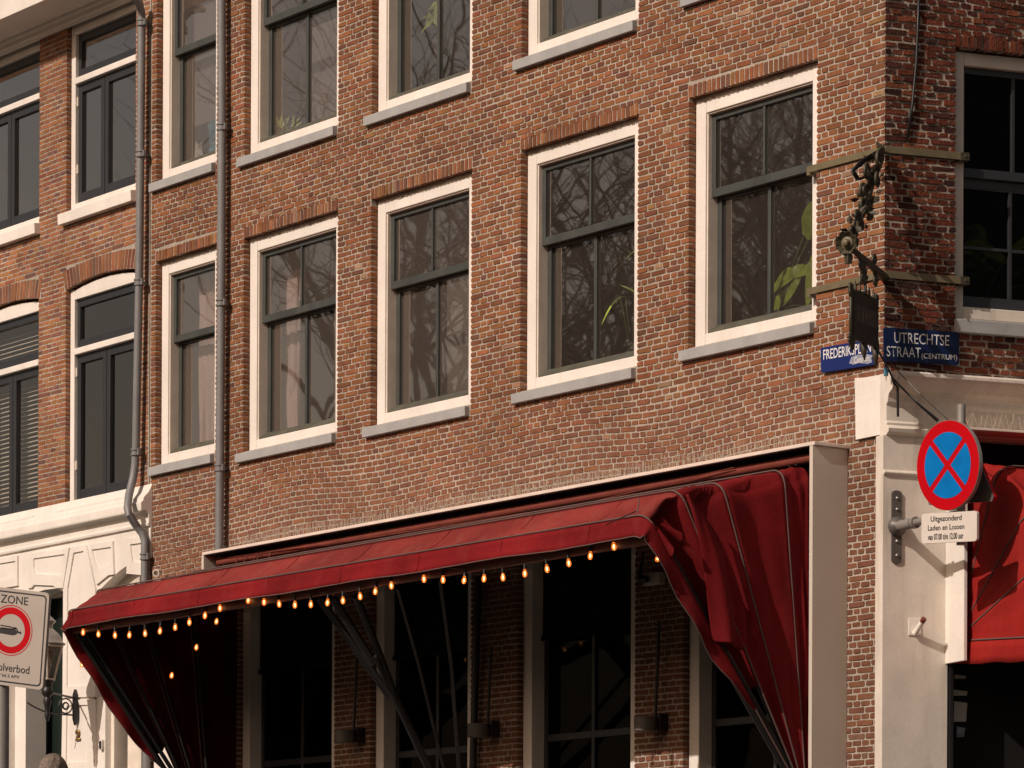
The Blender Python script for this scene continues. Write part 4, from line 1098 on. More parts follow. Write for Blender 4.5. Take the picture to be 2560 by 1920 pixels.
# rosette at the tip
ra = Vector(CP) - ros; ra.z = 0; ra = (ra.normalized() + Vector((-.35, -.2, -.12))).normalized()
b = MB(); x_ = ra.orthogonal().normalized(); y_ = ra.cross(x_); vs = [ros + ra * .03]; 
for k in range(48):
    a = 2 * PI * k / 48; rr = .078 + .012 * abs(math.sin(a * 4)); vs.append(ros + (x_ * math.cos(a) + y_ * math.sin(a)) * rr + ra * (.045 if k % 2 else .04))
for k in range(48):
    a = 2 * PI * k / 48; vs.append(ros + (x_ * math.cos(a) + y_ * math.sin(a)) * .052 + ra * .012)
b.add(vs, [(1 + k, 1 + (k + 1) % 48, 49 + (k + 1) % 48, 49 + k) for k in range(48)] + [tuple(range(49, 97))])
rb = b.build('rosette', M['iron'], hs); rb.modifiers.new('s', 'SOLIDIFY').thickness = .006
b = MB(); b.lathe(ros + ra * .01, ra, [(.045, 0), (.045, .018), (.03, .022), (.028, .04), (.02, .055), (.006, .06)], 16); b.build('boss', M['band'], hs, smooth='auto')
b = MB(); b.box8([ros + Vector((x, y, z)) for z in (-.15, -.08) for x, y in ((-.02, -.02), (.02, -.02), (.02, .02), (-.02, .02))]); b.build('lug', M['iron'], hs)
# the board
bq = [qD(2130, 848), qD(2190, 869), qD(2190, 754), qD(2130, 726)]
fb = quadfn(FD, *bq, 0)
b = MB(); b.box8([fb(x, y, d) for y in (0, 1) for x, d in ((0, -.014), (1, -.014), (1, .014), (0, .014))]); b.build('board', M['board'], hs, bevel=.003)
M['fadeletter'] = mat('faded_lettering', (.12, .092, .078), .7, .4, 20, .1)
dsg = .0150 if (np.array(fb(.5, .5, 1)) - np.array(fb(.5, .5, 0))) @ (CP - np.array(fb(.5, .5, 0))) > 0 else -.0150
b = MB()
xs = .12
for k in range(9):
    wq = [.05, .07, .04, .12, .13, .05, .09, .11, .08][k]
    b.add([fb(xs, .40, dsg), fb(xs + wq - .015, .40, dsg), fb(xs + wq - .015, .74, dsg), fb(xs, .74, dsg)], [(0, 1, 2, 3)]); xs += wq + .012
b.build('worn_panel', M['fadeletter'], hs, recalc=False)
b = MB()
for x in (-.05, 1.03): b.tube([Vector(fb(x, -.05)), Vector(fb(x, 1.06))], .014, 6)
for x in (-.05, 1.03):
    for y in (-.05, .0, .98, 1.06): b.tube(scroll(fb(x, y), .045, 1.2, x + y * 3, 0, 1), .012, 6)
for x in (.12, .3, .5, .7, .88): b.tube([Vector(fb(x, .98)), Vector(fb(x + .02, 1.10)), Vector(fb(x, 1.24))], [.014, .012, .003], 6)
b.tube([Vector(fb(0, 1.0)), Vector(fb(.5, 1.06)), Vector(fb(1, 1.0))], .012, 6)
for x, L_ in ((.0, .25), (.5, .35), (.98, .45)): b.tube([Vector(fb(x, .02)), Vector(fb(x, -L_ * .5)), Vector(fb(x + .02, -L_))], [.03, .022, .004], 7)
b.build('board_frame', M['iron'], hs, smooth=True)
# blue tie and wires from the sign to the cornice
cw = thing('wire', 'thin dark wires with a blue tie running from the hanging sign past the cornice corner', 'wire', tuple(PDg(2190, 870)))
b = MB(); e1 = Vector(hit(2232, 946, nb * .25, nb)); e2 = Vector(hit(2345, 1052, nb * .45, nb))
b.tube([PDg(2190, 868), Vector(hit(2212, 905, nb * .2, nb)), e1, Vector(hit(2290, 1005, nb * .42, nb)), e2], [.008, .008, .008, .008, .014], 6)
b.tube([PDg(2200, 866), Vector(hit(2242, 925, nb * .3, nb)), Vector(hit(2300, 985, nb * .5, nb)), Vector(po) + Vector((0, 0, ztop - po[2] - .2))], .004, 5)
b.tube([e1, Vector(hit(2236, 960, nb * .25, nb)), Vector(hit(2244, 966, nb * .25, nb)), Vector(hit(2245, 1042, nb * .22, nb))], .010, 7)
b.build('strand', M['black'], cw)
b = MB(); p = Vector(hit(2215, 930, nb * .22, nb)); b.box8([p + Vector(Rr) * x + Vector((0, 0, z)) + Vector(FW) * y for z in (-.03, .03) for x, y in ((-.017, -.01), (.017, -.01), (.017, .01), (-.017, .01))]); b.build('tie', M['bluebag'], cw, bevel=.004)
b = MB(); b.tube([FB(*qB(2299, -60, .02), .02), FB(*qB(2294, 80, .02), .02), FB(*qB(2290, 160, .015), .02), FB(*qB(2281, 260, .02), .02), FB(*qB(2268, 350, .02), .02)], .011, 7)
tag(b.build('cable', M['black'], smooth=True), 'black cable running down the shaded brick wall beside the corner', 'cable')
b = MB()
for k in range(3): b.tube([PDg(2196 - k * 2, 376 + k * 6), PDg(2172, 400 + 5 * k, .06), PDg(2158 + 3 * k, 425, .09), PDg(2160 + 4 * k, 446, .06), PDg(2185, 440 - 4 * k, .02)], .009, 6)
tag(b.build('cable', M['black'], smooth=True), 'loops of black cable bundled at the top of the hanging sign bracket', 'cable')

# flagpole holder on the pilaster
fh = thing('flagpole_holder', 'small cream flagpole holder on the pilaster beside the side street awning', 'flagpole holder', FB(*qB(2285, 1565, .1), .1))
t0_, zf0 = qB(2293, 1568, .1)
b = MB(); b.box(FB, t0_ - .075, t0_ + .03, zf0 - .065, zf0 + .065, .10, .108); b.build('plate', M['cream'], fh, bevel=.003)
pa_, pb_ = Vector(FB(*qB(2287, 1585, .115), .115)), Vector(hit(2310, 1547, nb * .22, nb))
b = MB(); b.tube([pa_, pb_], .021, 14); b.build('socket', M['cream'], fh, smooth='auto')
b = MB(); dr_ = (pb_ - pa_).normalized(); b.tube([pb_ - dr_ * .03, pb_ + dr_ * .004], .0215, 14); b.build('rusty_mouth', M['tube'], fh, smooth='auto')
# ------------------------------------------------------------------ zone sign near the camera's left edge
ZD = 24.5
zs = None
c0 = at(118, 1500, ZD)
zh = Rr * math.cos(math.radians(24)) + FW * math.sin(math.radians(24)) * -1; zh[2] = 0; zh /= np.linalg.norm(zh)
zn = np.cross(zh, [0, 0, 1]); zn = zn if zn @ (CP - c0) > 0 else -zn
tilt = math.radians(8.0)
zx = zh * math.cos(tilt) - np.array([0, 0, 1]) * math.sin(tilt); zy = zh * math.sin(tilt) * .55 + np.array([0, 0, 1]) * math.cos(tilt)
zx = zx / np.linalg.norm(zx); zy = zy / np.linalg.norm(zy)
def prj(X):
    c = R.T @ (np.array(X) - CP); return 1280 - F * c[0] / c[2], YH + F * c[1] / c[2]
ctr = at(27, 1576, ZD)                                    # centre of the red ring
def ZS_(x, y, d=0.): return tuple(ctr + zx * x + zy * y + zn * d)
pm = F / ZD
W2 = 95 / pm / .91; YT = 104 / pm; YB = -138 / pm
zs = thing('zone_sign', 'white rectangular ZONE sign with a red ring on a grey pole', 'traffic sign', (ctr[0], ctr[1], 0))
def ZP(x, y, d=0.): return ZS_(-W2 + 2 * W2 * x, YB + (YT - YB) * y, d)
asp = 2 * W2 / (YT - YB)
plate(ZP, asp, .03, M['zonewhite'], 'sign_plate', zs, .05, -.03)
def ringz(r0, r1, m, name, d=.001, sx=1.0):
    b = MB(); n = 72
    b.add([ZS_(r * math.cos(2 * PI * k / n), r * math.sin(2 * PI * k / n), d) for r in (r0, r1) for k in range(n)], [(k, (k + 1) % n, n + (k + 1) % n, n + k) for k in range(n)])
    return b.build(name, M[m], zs, recalc=False)
ringz(62 / pm * .66, 62 / pm * .93, 'signred', 'red_ring'); ringz(62 / pm * .985, 62 / pm * 1.02, 'signred', 'red_ring')
bp = rounded(1.0 * asp * .94, .94, .05)
b = MB(); o1 = [((x + .03 * asp) / asp, y + .03) for x, y in rounded(asp * .94, .94, .045)]; o2 = [((x + .048 * asp) / asp, y + .045) for x, y in rounded(asp * .904, .91, .035)]
n = len(o1); b.add([ZP(x, y, .001) for x, y in o1] + [ZP(x, y, .001) for x, y in o2], [(k, (k + 1) % n, n + (k + 1) % n, n + k) for k in range(n)]); b.build('border_line', M['ink'], zs, recalc=False)
lettering('ZONE', lambda x, y: ZP(x, y, .0015), (.33, .715, .845, .93), zs, M['ink'], bold=.006)
lettering('Alcoholverbod', lambda x, y: ZP(x, y, .0015), (.06, .80, .145, .225), zs, M['ink'], bold=.008)
lettering('art. 2.17 lid 2 APV', lambda x, y: ZP(x, y, .0015), (.18, .665, .085, .118), zs, M['ink'], bold=.008)
b = MB(); r_ = 62 / pm                                    # lying bottle and glass in the ring
bo = [(-.55, -.16), (.12, -.19), (.26, -.14), (.33, -.07), (.44, -.09), (.455, -.10), (.50, -.10), (.50, .0), (.44, .0), (.43, -.015), (.33, .01), (.2, .055), (-.55, .03)]
b.add([ZS_(x * r_, y * r_, .0012) for x, y in bo], [tuple(range(len(bo)))])
b.build('bottle_symbol', M['ink'], zs, recalc=False)
b = MB()
for a_, c_ in (((-.5, .16), (-.05, .14)), ((-.05, .14), (.26, .10)), ((.26, .10), (.33, .03)), ((.1, .06), (.2, .15)), ((.18, .05), (.26, .14)), ((-.5, .06), (.1, .06))):
    p_, q_ = ZS_(a_[0] * r_, a_[1] * r_, .0015), ZS_(c_[0] * r_, c_[1] * r_, .0015); b.tube([p_, q_], .0035, 4)
b.build('glass_symbol', M['ink'], zs)
b = MB(); zp = at(-14, 1700, ZD) - zn * .10
b.tube([(zp[0], zp[1], 0), (zp[0], zp[1], ctr[2] + .1)], .045, 16); b.build('pole', M['galv'], zs, smooth='auto')

# ------------------------------------------------------------------ wall lantern, house number, bell, camera
lt = thing('wall_lantern', 'old glass street lantern on a scrolled iron wall bracket beside the house number', 'lantern', FA(*qA(190, 1780, .05), .05))
LD = .62
ls_, lz_ = qA(119, 1640, LD)
lp = Vector(FA(ls_, lz_, LD)); k_ = 1 / 262.
def LZ(v): return qA(119, v, LD)[1]
b = MB()
def hexring(r, z): return [Vector((lp.x + r * math.cos(PI / 6 + PI * q / 3), lp.y + r * math.sin(PI / 6 + PI * q / 3), z)) for q in range(6)]
zb0, zt0 = LZ(1698), LZ(1616)
r0, r1 = hexring(.075, zb0), hexring(.165, zt0)
for q in range(6):
    b.tube([r0[q], r1[q]], .011, 6)
    b.tube([r1[q], r1[(q + 1) % 6]], .013, 6); b.tube([r0[q], r0[(q + 1) % 6]], .012, 6)
b.build('lantern_frame', M['cream_flat'], lt)
b = MB(); b.add(r0 + r1, [(q, (q + 1) % 6, 6 + (q + 1) % 6, 6 + q) for q in range(6)]); b.build('lantern_glass', M['glass_lamp'], lt, recalc=True)
zz_ = LZ(1612)
b = MB(); b.lathe((lp.x, lp.y, zz_), (0, 0, 1), [(.175, 0), (.178, .012), (.15, .03), (.135, .075), (.10, .12), (.065, .15), (.05, .165), (.05, .20), (.085, .235), (.075, .245), (.03, .285), (.012, .32), (.016, .335), (.003, .36)], 20); b.build('lantern_hood', M['galv'], lt, smooth='auto')
b = MB(); b.lathe((lp.x, lp.y, LZ(1676)), (0, 0, 1), [(.015, -.06), (.02, -.02), (.03, .02), (.045, .06), (.04, .10), (.02, .13)], 14); b.build('lamp_bulb', M['paper'], lt, smooth=True)
b = MB(); b.lathe((lp.x, lp.y, zb0), (0, 0, 1), [(.078, .01), (.06, -.03), (.045, -.08), (.055, -.10), (.062, -.13), (.05, -.16), (.03, -.18), (.045, -.22), (.03, -.27), (.024, -.34), (.03, -.36), (.012, -.42)], 14); b.build('lantern_foot', M['black'], lt, smooth='auto')
wz = qA(190, 1772, .05); wp = Vector(FA(wz[0], wz[1], .05))
b = MB(); b.prism(FA, [(wz[0] - .035, wz[1] - .10), (wz[0] + .0, wz[1] - .17), (wz[0] + .035, wz[1] - .10), (wz[0] + .035, wz[1] + .14), (wz[0], wz[1] + .20), (wz[0] - .035, wz[1] + .14)], .045, .075); b.build('wall_plate', M['black'], lt, bevel=.004)
b = MB(); zt2 = qA(190, 1745, .05)[1]; zl2 = qA(190, 1788, .05)[1]
b.tube([FA(wz[0], zt2, .07), FA(ls_, zt2, LD)], .011, 6); b.tube([FA(wz[0], zl2, .07), FA(wz[0], zl2, .25)], .010, 6)
for rr_, dd_ in ((.075, .17), (.035, .17)): b.tube([FA(wz[0], (zt2 + zl2) / 2 + rr_ * math.sin(t), dd_ + rr_ * math.cos(t)) for t in [2 * PI * q / 18 for q in range(19)]], .008, 6)
b.tube([FA(wz[0], (zt2 + zl2) / 2 + .03 * math.cos(t), .17 + .03 * math.sin(t)) for t in [4.5 * q / 9 for q in range(10)]], .008, 6)
b.tube([FA(wz[0], zl2 + .1 * t * t, .25 + .36 * t) for t in [q / 8 for q in range(9)]], .009, 6); b.build('bracket', M['black'], lt)

hn = thing('house_number', 'gilded house number 2 on the cream pier below the lantern', 'house number', FA(*qA(192, 1837, .05), .03))
fN = quadfn(FA, qA(186.5, 1852, .05), qA(198, 1850, .05), qA(197.5, 1822, .05), qA(187, 1824, .05), .0)
nb_ = lettering('2', lambda x, y: fN(x, y, .046), (0, 1, 0, 1), hn, M['brass'], 'numeral', bold=.03); nb_.modifiers.new('s', 'SOLIDIFY').thickness = .012
db = thing('doorbell', 'small video doorbell with black face on the cream door jamb', 'doorbell', FA(*qA(251, 1862, .05), .03))
s0, z0 = qA(251, 1861, .05)
b = MB(); b.prism(FA, [(x + s0 - .03, y + z0 - .058) for x, y in rounded(.06, .116, .028)], .02, .05); b.build('bell_body', M['cream'], db)
b = MB(); b.prism(FA, [(x + s0 - .02, y + z0 - .048) for x, y in rounded(.04, .085, .019)], .0502, .056); b.build('bell_face', M['ink'], db)
b = MB(); p = PA(393, 1432, .12); b.lathe(Vector(p), (.5, -.8, -.2), [(.035, -.05), (.038, .0), (.038, .03), (.026, .032), (.026, .0)], 16); b.box8([Vector(p) + Vector((x, y, z)) for z in (-.12, -.06) for x, y in ((-.05, -.02), (.10, -.02), (.10, .10), (-.05, .10))])
tag(b.build('wall_camera', M['cream_flat'], smooth='auto'), 'small white round wall camera above the left end of the red awning', 'camera')

# wall lamps and a pipe on the brick piers under the awning
def pier_lamp(u, v0, v1, label):
    s0, z0 = qA(u, v1, .14); z1 = qA(u, v0, .06)[1]
    t = thing('wall_lamp', label, 'wall lamp', FA(s0, z0, .02), 'dark wall lamps on the brick piers')
    b = MB(); b.box(FA, s0 + .06, s0 + .10, z0 - .05, z0 + .09, .004, .09); b.build('mount', M['black'], t, bevel=.004)
    b = MB(); b.tube([FA(s0 + .04, z0 + .02, .09), FA(s0 + .06, z1, .07)], .013, 8); b.build('rod', M['black'], t, smooth='auto')
    b = MB(); b.lathe(FA(s0, z0 - .055, .16), (0, 0, 1), [(.085, 0), (.092, .004), (.092, .115), (.085, .118), (.08, .11), (.08, .01)], 20); b.build('shade', M['gun'], t, smooth='auto')
pier_lamp(866, 1650, 1843, 'dark drum shaped wall lamp on the brick pier left of the folding awning arm')
pier_lamp(1200, 1620, 1828, 'dark drum shaped wall lamp on the brick pier beside the black vertical pipe')
pier_lamp(1618, 1555, 1812, 'dark drum shaped wall lamp on the brick pier nearest the street corner')
b = MB(); b.tube([PD(1196, 1440, .06), PD(1182, 1930, .06)], .032, 10); tag(b.build('drainpipe', M['black'], smooth='auto'), 'black vertical pipe on the brick pier under the awning', 'drainpipe')
s0, z0 = qA(1632, 1448, .05)
b = MB(); b.box(FA, s0 - .09, s0 + .11, z0 - .045, z0 + .05, .004, .07); t_ = thing('awning_motor', 'small cream box with a black hook on the brick pier under the awning corner', 'motor box', FA(s0, z0, .01)); b.build('box', M['cream_flat'], t_, bevel=.004)
b = MB(); b.tube([FA(s0 - .06, z0 + .22, .10), FA(s0 - .09, z0 + .06, .11), FA(s0 - .06, z0 - .01, .12), FA(s0 - .0, z0 + .0, .11)], [.010, .014, .03, .03], 8); b.build('hook', M['black'], t_, smooth='auto')

# ------------------------------------------------------------------ behind the panes
def curtain(name, Fn, a0, a1, z0, z1, d, m, label, cat, folds=9, amp=.035):
    mb = MB(); N_ = folds * 8; wv = 0 if amp < .002 else 1
    mb.grid([[Fn(a0 + (a1 - a0) * i / N_ + .02 * k * math.sin(i * .7) * wv, z0 + (z1 - z0) * k / 6, d + amp * math.sin(2 * PI * folds * i / N_ + .5 * k) * (1 - .04 * k)) for i in range(N_ + 1)] for k in range(7)])
    return tag(mb.build(name, M[m], smooth=True, recalc=False), label, cat)
a, b_, z0, z1 = win_rows[3]
curtain('curtain', FA, a - .02, a + .34, z0 + .1, z1 - .30, -.40, 'curtain', 'dusty pink curtain drawn left in the lower window just right of the straight drainpipe', 'curtain', 5)
curtain('curtain', FA, a + .42, b_ - .1, z0 + .1, z1 - .15, -.75, 'net', 'grey net curtain filling the right part of the window with the pink curtain', 'curtain', 9, .001)
a, b_, z0, z1 = win_rows[4]
curtain('curtain', FA, a + .30, b_ - .10, z0 + .1, z1 - .15, -.34, 'curtain', 'pale gathered curtain in the narrow window left of the straight drainpipe', 'curtain', 6)
curtain('curtain', FA, a - .1, a + .27, z0 + .1, z1 - .7, -.42, 'net', 'grey net curtain on the left of the narrow window by the drainpipe', 'curtain', 5, .001)
a, b_, z0, z1 = win_rows[2]
curtain('curtain', FA, a - .3, b_ - .12, z0 + .1, z1 - .10, -.75, 'net', 'plain grey net curtain behind the middle window above the awning', 'curtain', 12, .001)
curtain('curtain', FA, a - .10, a + .08, z0 + .1, z1 - .25, -.38, 'curtain', 'narrow mauve curtain edge at the left of the middle window', 'curtain', 2, .02)
a, b_, z0, z1 = top_rows[3]
curtain('blind', FA, a - .3, b_ - .12, z0 + .1, z1 - .75, -.65, 'net', 'plain grey roller blind behind the top row window right of the drainpipe', 'blind', 14, .0005)
a, b_, z0, z1 = top_rows[4]
curtain('blind', FA, a + .14, b_ - .1, z0 + .55, z1 - .1, -.32, 'net', 'half lowered grey slatted blind in the narrow top window by the drainpipe', 'blind', 14, .0005)
mb = MB(); rows = []
for i in range(9):
    t = i / 8; rows.append([FA(a + .50 + .50 * q / 14 + .03 * math.sin(i + q), z0 + .09 + (.55 - .12 * abs(math.sin(q * .9))) * t, -.30 + .06 * math.sin(q * 1.7 + i * 1.3) - .05 * t) for q in range(15)])
mb.grid(rows); tag(mb.build('plastic_bag', M['bluebag'], recalc=False), 'crumpled light blue plastic bag on the sill inside the narrow top window', 'bag')
mb = MB(); p = FA(a + .36, z0 + .10, -.28)
mb.grid([[Vector(p) + Vector(((.10 - .08 * (k / 5)) * math.cos(x), (.05) * math.sin(x), .05 * k + .02 * math.sin(3 * x) * (k > 2))) for x in [2 * PI * q / 12 for q in range(13)]] for k in range(6)])
tag(mb.build('paper_bag', M['paper'], smooth=True, recalc=False), 'small crumpled white paper bag beside the blue plastic bag', 'bag')

def leafblade(mb, o, dr, L, wd, droop):
    o = Vector(o); dr = Vector(dr).normalized(); sd_ = dr.cross(Vector((.5, -.8, .35))); sd_ = sd_.normalized() if sd_.length > .01 else Vector((1, 0, 0))
    rows = []
    for k in range(9):
        t = k / 8; c = o + dr * L * t + Vector((0, 0, -droop * t * t)); w2 = wd * math.sin(PI * min(1, t * .96 + .04)) ** .7
        rows.append([c - sd_ * w2 + Vector((0, 0, .3 * w2)), c, c + sd_ * w2 + Vector((0, 0, .3 * w2))])
    mb.grid(rows)
def plant(base, blades, label, cat='house plant', pot=.10):
    t = thing('house_plant', label, cat, tuple(base)); b = MB(); b.lathe(base, (0, 0, 1), [(pot * .7, 0), (pot, .18), (pot, .2), (pot * .85, .2)], 14); b.build('pot', M['gun'], t, smooth='auto')
    st_ = MB()
    for (o, dr, L, wd, droop) in blades:
        mb = MB(); q = Vector(base) + Vector((0, 0, .18)); o = Vector(base) + Vector(o); st_.tube([q, q.lerp(o, .5) + Vector((0, 0, .04)), o], .006, 5); leafblade(mb, o, dr, L, wd, droop); mb.build('leaf', M['leaf'], t, smooth=True, recalc=False)
    st_.build('stem', M['stem'], t, smooth=True)
a, b_, z0, z1 = win_rows[0]
def LI(u, v, d=-.33): s, z = qA(u, v, d); return Vector(FA(s, z, d))
pb0 = LI(1945, 800); pb0.z = z0 + .02
plant(pb0, [((LI(1938, 780) - pb0), (LI(1982, 700) - LI(1938, 780)), .50, .085, .03), ((LI(1985, 695) - pb0), (LI(2032, 690) - LI(1985, 695)) + Vector((0, 0, .1)), .34, .05, .12), ((LI(1984, 694) - pb0), (LI(1936, 704) - LI(1984, 694)), .30, .10, .10),
            ((LI(2018, 765) - pb0), (LI(2030, 690) - LI(2018, 765)), .5, .05, .02), ((LI(2010, 588) - pb0), (LI(2030, 530) - LI(2010, 588)), .36, .07, .06), ((LI(2020, 600) - pb0), (.4, -.2, .8), .3, .08, .05)],
      'broad leaved green house plant inside the window nearest the corner', pot=.09)
a, b_, z0, z1 = win_rows[1]
pb0 = LI(1578, 905, -.5); pb0.z = z0 + .02
bl_ = []
random.seed(5)
for k in range(5): bl_.append((Vector((random.uniform(-.12, .1), random.uniform(-.1, .1), random.uniform(.7, 1.15))), (random.uniform(-1, .3), random.uniform(-.5, .3), random.uniform(-.2, .6)), random.uniform(.22, .4), .010, random.uniform(.1, .3)))
plant(pb0, bl_, 'thin leaved trailing plant at the right of the third window above the awning', pot=.08)
a, b_, z0, z1 = top_rows[3]
pb0 = LI(706, 300, -.30); pb0.z = z0 + .04; bl_ = []
for k in range(26): bl_.append((Vector((random.uniform(-.06, .12), random.uniform(-.06, .06), random.uniform(.17, .22))), (random.uniform(-.5, .8), random.uniform(-.5, .5), random.uniform(.3, 1)), random.uniform(.08, .2), .012, .02))
plant(pb0, bl_, 'small bright green pot plant inside the top row window right of the drainpipe', pot=.05)
a, b_, z0, z1 = top_rows[2]
pb0 = LI(1098, 130, -.45); pb0.z = z0 + .45; bl_ = []
for k in range(9): bl_.append((Vector((random.uniform(-.05, .05), random.uniform(-.05, .05), random.uniform(.3, .6))), (random.uniform(-.6, .6), -.3, random.uniform(-.8, .4)), .2, .03, .1))
plant(pb0, bl_, 'yellow green hanging plant in the top row window over the middle', pot=.06)
pl = thing('pendant_lamp', 'large round pendant lamp shade inside the upper panes of the window nearest the corner', 'pendant lamp', tuple(LI(1965, 330, -.75)))
pc = LI(1962, 290, -.75)
b = MB(); b.lathe(pc, (0, 0, 1), [(.02, .27), (.12, .25), (.25, .18), (.33, .06), (.35, -.03), (.34, -.03), (.31, .05), (.2, .17), (.03, .24)], 28); b.build('lamp_shade', mat('brown_enamel', (.26, .2, .165), .25, .05, 3, 0, spec=.6), pl, smooth='auto')
b = MB(); b.tube([pc + Vector((0, 0, .26)), pc + Vector((0, 0, .6))], .006, 6); b.build('cord', M['black'], pl)
# leafy plants behind the side street window
a, b_, z0, z1 = BW
pb0 = Vector(FB(a + .55, z0 + .05, -.6)); bl_ = []
for k in range(14): bl_.append((Vector((random.uniform(-.25, .3), random.uniform(-.2, .5), random.uniform(.3, .75))), (random.uniform(-.5, .9), random.uniform(-.8, .8), random.uniform(-.1, .8)), random.uniform(.3, .5), .05, .15))
plant(pb0, bl_, 'dark leafy plant behind the shaded side street window', pot=.12)

# ------------------------------------------------------------------ the passer by whose head shows at the bottom edge
pp = thing('person', 'person with ash blond hair and a dark coat standing below the wall lantern', 'person', (0, 0, 0))
hp = at(139, 1930, 26.5)
FZ = 2.36
hgt = hp[2] + .12 - FZ
BASE_P = (hp[0], hp[1], hp[2] + .115 - 1.72); BASE[pp.name] = Vector(BASE_P); pp.location = BASE_P
def pv(x, y, z): return (BASE_P[0] + x, BASE_P[1] + y, BASE_P[2] + z)
me = bpy.data.meshes.new('body')
V_ = [pv(0, 0, .95), pv(0, .01, 1.15), pv(0, .02, 1.36), pv(0, .0, 1.46), pv(0, -.015, 1.53), pv(-.17, .01, 1.38), pv(-.22, .02, 1.12), pv(-.21, -.06, .88), pv(-.20, -.09, .80), pv(.17, .01, 1.38), pv(.22, .02, 1.12), pv(.21, -.06, .88), pv(.20, -.09, .80),
      pv(-.09, 0, .88), pv(-.10, -.01, .48), pv(-.10, .02, .08), pv(-.10, -.13, .03), pv(.09, 0, .88), pv(.10, .01, .48), pv(.10, .03, .08), pv(.10, -.12, .03)]
E_ = [(0, 1), (1, 2), (2, 3), (3, 4), (2, 5), (5, 6), (6, 7), (7, 8), (2, 9), (9, 10), (10, 11), (11, 12), (0, 13), (13, 14), (14, 15), (15, 16), (0, 17), (17, 18), (18, 19), (19, 20)]
me.from_pydata(V_, E_, []); me.materials.append(M['coatcloth'])
bo_ = bpy.data.objects.new('body', me); COL.objects.link(bo_); adopt(bo_, pp)
bo_.modifiers.new('skin', 'SKIN'); bo_.modifiers.new('sub', 'SUBSURF').levels = 1
rad_ = [(.16, .12), (.15, .11), (.16, .10), (.06, .06), (.055, .06), (.065, .065), (.05, .05), (.04, .04), (.035, .045), (.065, .065), (.05, .05), (.04, .04), (.035, .045), (.09, .09), (.065, .065), (.045, .045), (.045, .04), (.09, .09), (.065, .065), (.045, .045), (.045, .04)]
if me.skin_vertices:
    for v_, r_2 in zip(me.skin_vertices[0].data, rad_): v_.radius = r_2
    me.skin_vertices[0].data[0].use_root = True
b = MB(); hc = Vector(pv(0, -.02, 1.605))
rows = []
for k in range(15):
    ph = PI * k / 14; rows.append([hc + Vector((.076 * math.sin(ph) * math.cos(t), .096 * math.sin(ph) * math.sin(t) - (.012 * math.exp(-((ph - 1.75) / .18) ** 2) if abs(t - 1.5 * PI) < .2 else 0), .115 * math.cos(ph) * (1 if k < 8 else 1.08))) for t in [2 * PI * q / 20 for q in range(21)]])
b.grid(rows); b.build('head', M['skin'], pp, smooth=True)
b = MB()
for s_ in (-1, 1):
    b.lathe(hc + Vector((s_ * .03, -.088, .005)), (0, -1, 0), [(.001, -.004), (.011, 0), (.006, .006)], 8)
b.build('eyes', M['ink'], pp)
b = MB()
for s_ in (-1, 1): b.lathe(hc + Vector((s_ * .078, .0, -.005)), (s_, 0, 0), [(.02, -.01), (.028, 0), (.016, .012)], 10)
b.build('ears', M['skin'], pp, smooth=True)
b = MB(); rows = []
for k in range(13):
    ph = PI * .56 * k / 12
    rows.append([hc + Vector(((.088 + .004 * math.sin(9 * t + k)) * math.sin(ph) * math.cos(t), (.112 + .004 * math.sin(7 * t)) * math.sin(ph) * math.sin(t), 0.130 * math.cos(ph) + .003 * math.sin(11 * t))) for t in [2 * PI * q / 40 for q in range(41)]])
b.grid(rows); b.build('hair', M['hair'], pp, smooth=True)

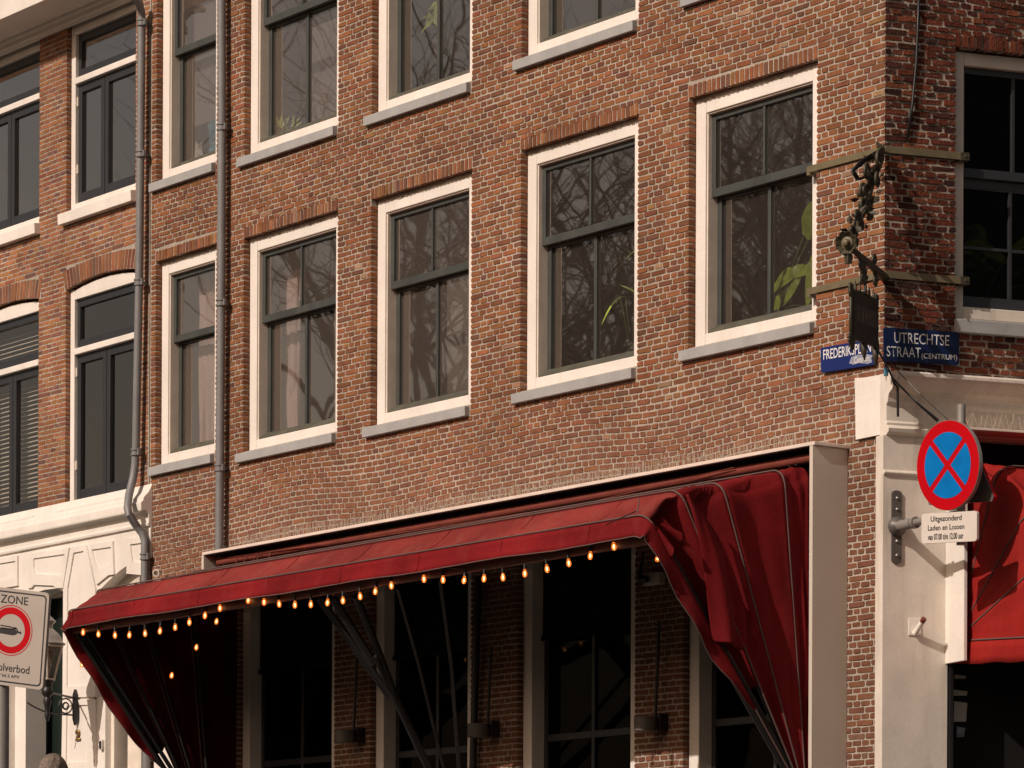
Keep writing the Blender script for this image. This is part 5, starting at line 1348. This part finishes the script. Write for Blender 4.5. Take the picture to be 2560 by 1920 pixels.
# ------------------------------------------------------------------ bare trees on the square: they show in the window panes
def tree(x, y, h, seed, label):
    rn = random.Random(seed); mb = MB()
    t = thing('bare_tree', label, 'tree', (x, y, 0), 'bare trees on the square')
    tk = MB()
    def branch(p, d, L, r, lv):
        seg = 4 if lv < 2 else 3; pts = [p]; q = p; dd_ = d
        for k in range(seg):
            dd_ = (dd_ + Vector((rn.gauss(0, .16), rn.gauss(0, .16), rn.gauss(.05, .10)))).normalized(); q = q + dd_ * L / seg; pts.append(q)
        (tk if lv == 0 else mb).tube(pts, [r * (1 - .5 * k / seg) for k in range(seg + 1)], 8 if lv < 2 else (5 if lv < 3 else 3), caps=False)
        if lv >= 5: return
        nb2 = [7, 5, 5, 4, 3][lv]
        for k in range(nb2):
            u = .45 + .55 * (k + rn.random()) / nb2 if lv else .55 + .45 * (k + rn.random()) / nb2
            i = min(seg - 1, int(u * seg)); f = u * seg - i; o = pts[i].lerp(pts[i + 1], f)
            az = rn.uniform(0, 2 * PI); el_ = rn.uniform(.25, 1.0) if lv < 2 else rn.uniform(-.2, .9)
            nd = (dd_ * .55 + Vector((math.cos(az), math.sin(az), el_)) * .75).normalized()
            branch(o, nd, L * rn.uniform(.52, .74), r * .5 * rn.uniform(.7, 1), lv + 1)
    branch(Vector((x, y, 0)), Vector((rn.gauss(0, .04), rn.gauss(0, .04), 1)), h * .31, h * .0135, 0)
    tk.build('trunk', M['bark'], t, smooth=True, recalc=False); mb.build('crown', M['bark'], t, smooth=True, recalc=False)
for i, (x, y, h) in enumerate(((-27, -18, 30), (-36, -27, 34), (-44, -22, 37), (-26, -24.5, 26))):
    tree(x, y, h, 20 + i, 'bare brown tree on the square mirrored in the window panes')
pvt = MB(); pvt.box8([(x, y, z) for z in (.004, BASE_P[2]) for x, y in ((BASE_P[0] - 1.2, BASE_P[1] - 1), (BASE_P[0] + 1.2, BASE_P[1] - 1), (BASE_P[0] + 1.2, BASE_P[1] + 1), (BASE_P[0] - 1.2, BASE_P[1] + 1))])
tag(pvt.build('stone_landing', M['paving'], bevel=.01), 'raised stone landing in the street under the person in the dark coat', 'landing')
for k in range(6):                                        # unseen houses behind the camera, added to cut low sky light
    x0 = -14 + 13 * k; hgt = (12.5, 14, 11.5, 13.5, 12, 14.5)[k]
    h_ = MB(); h_.box8([(x, y, z) for z in (0.004, hgt) for x, y in ((x0, -52), (x0 + 12.9, -52), (x0 + 12.9, -42), (x0, -42))])
    h_.add([(x0, -52, hgt), (x0 + 12.9, -52, hgt), (x0 + 12.9, -42, hgt), (x0, -42, hgt), (x0, -47, hgt + 4), (x0 + 12.9, -47, hgt + 4)], [(0, 1, 5, 4), (3, 2, 5, 4), (0, 4, 3), (1, 2, 5)])
    tag(h_.build('sky_block_house', M['brick_side']), 'unseen gabled town house across the street, added to block low sky light', 'house', 'unseen town houses added across the street')
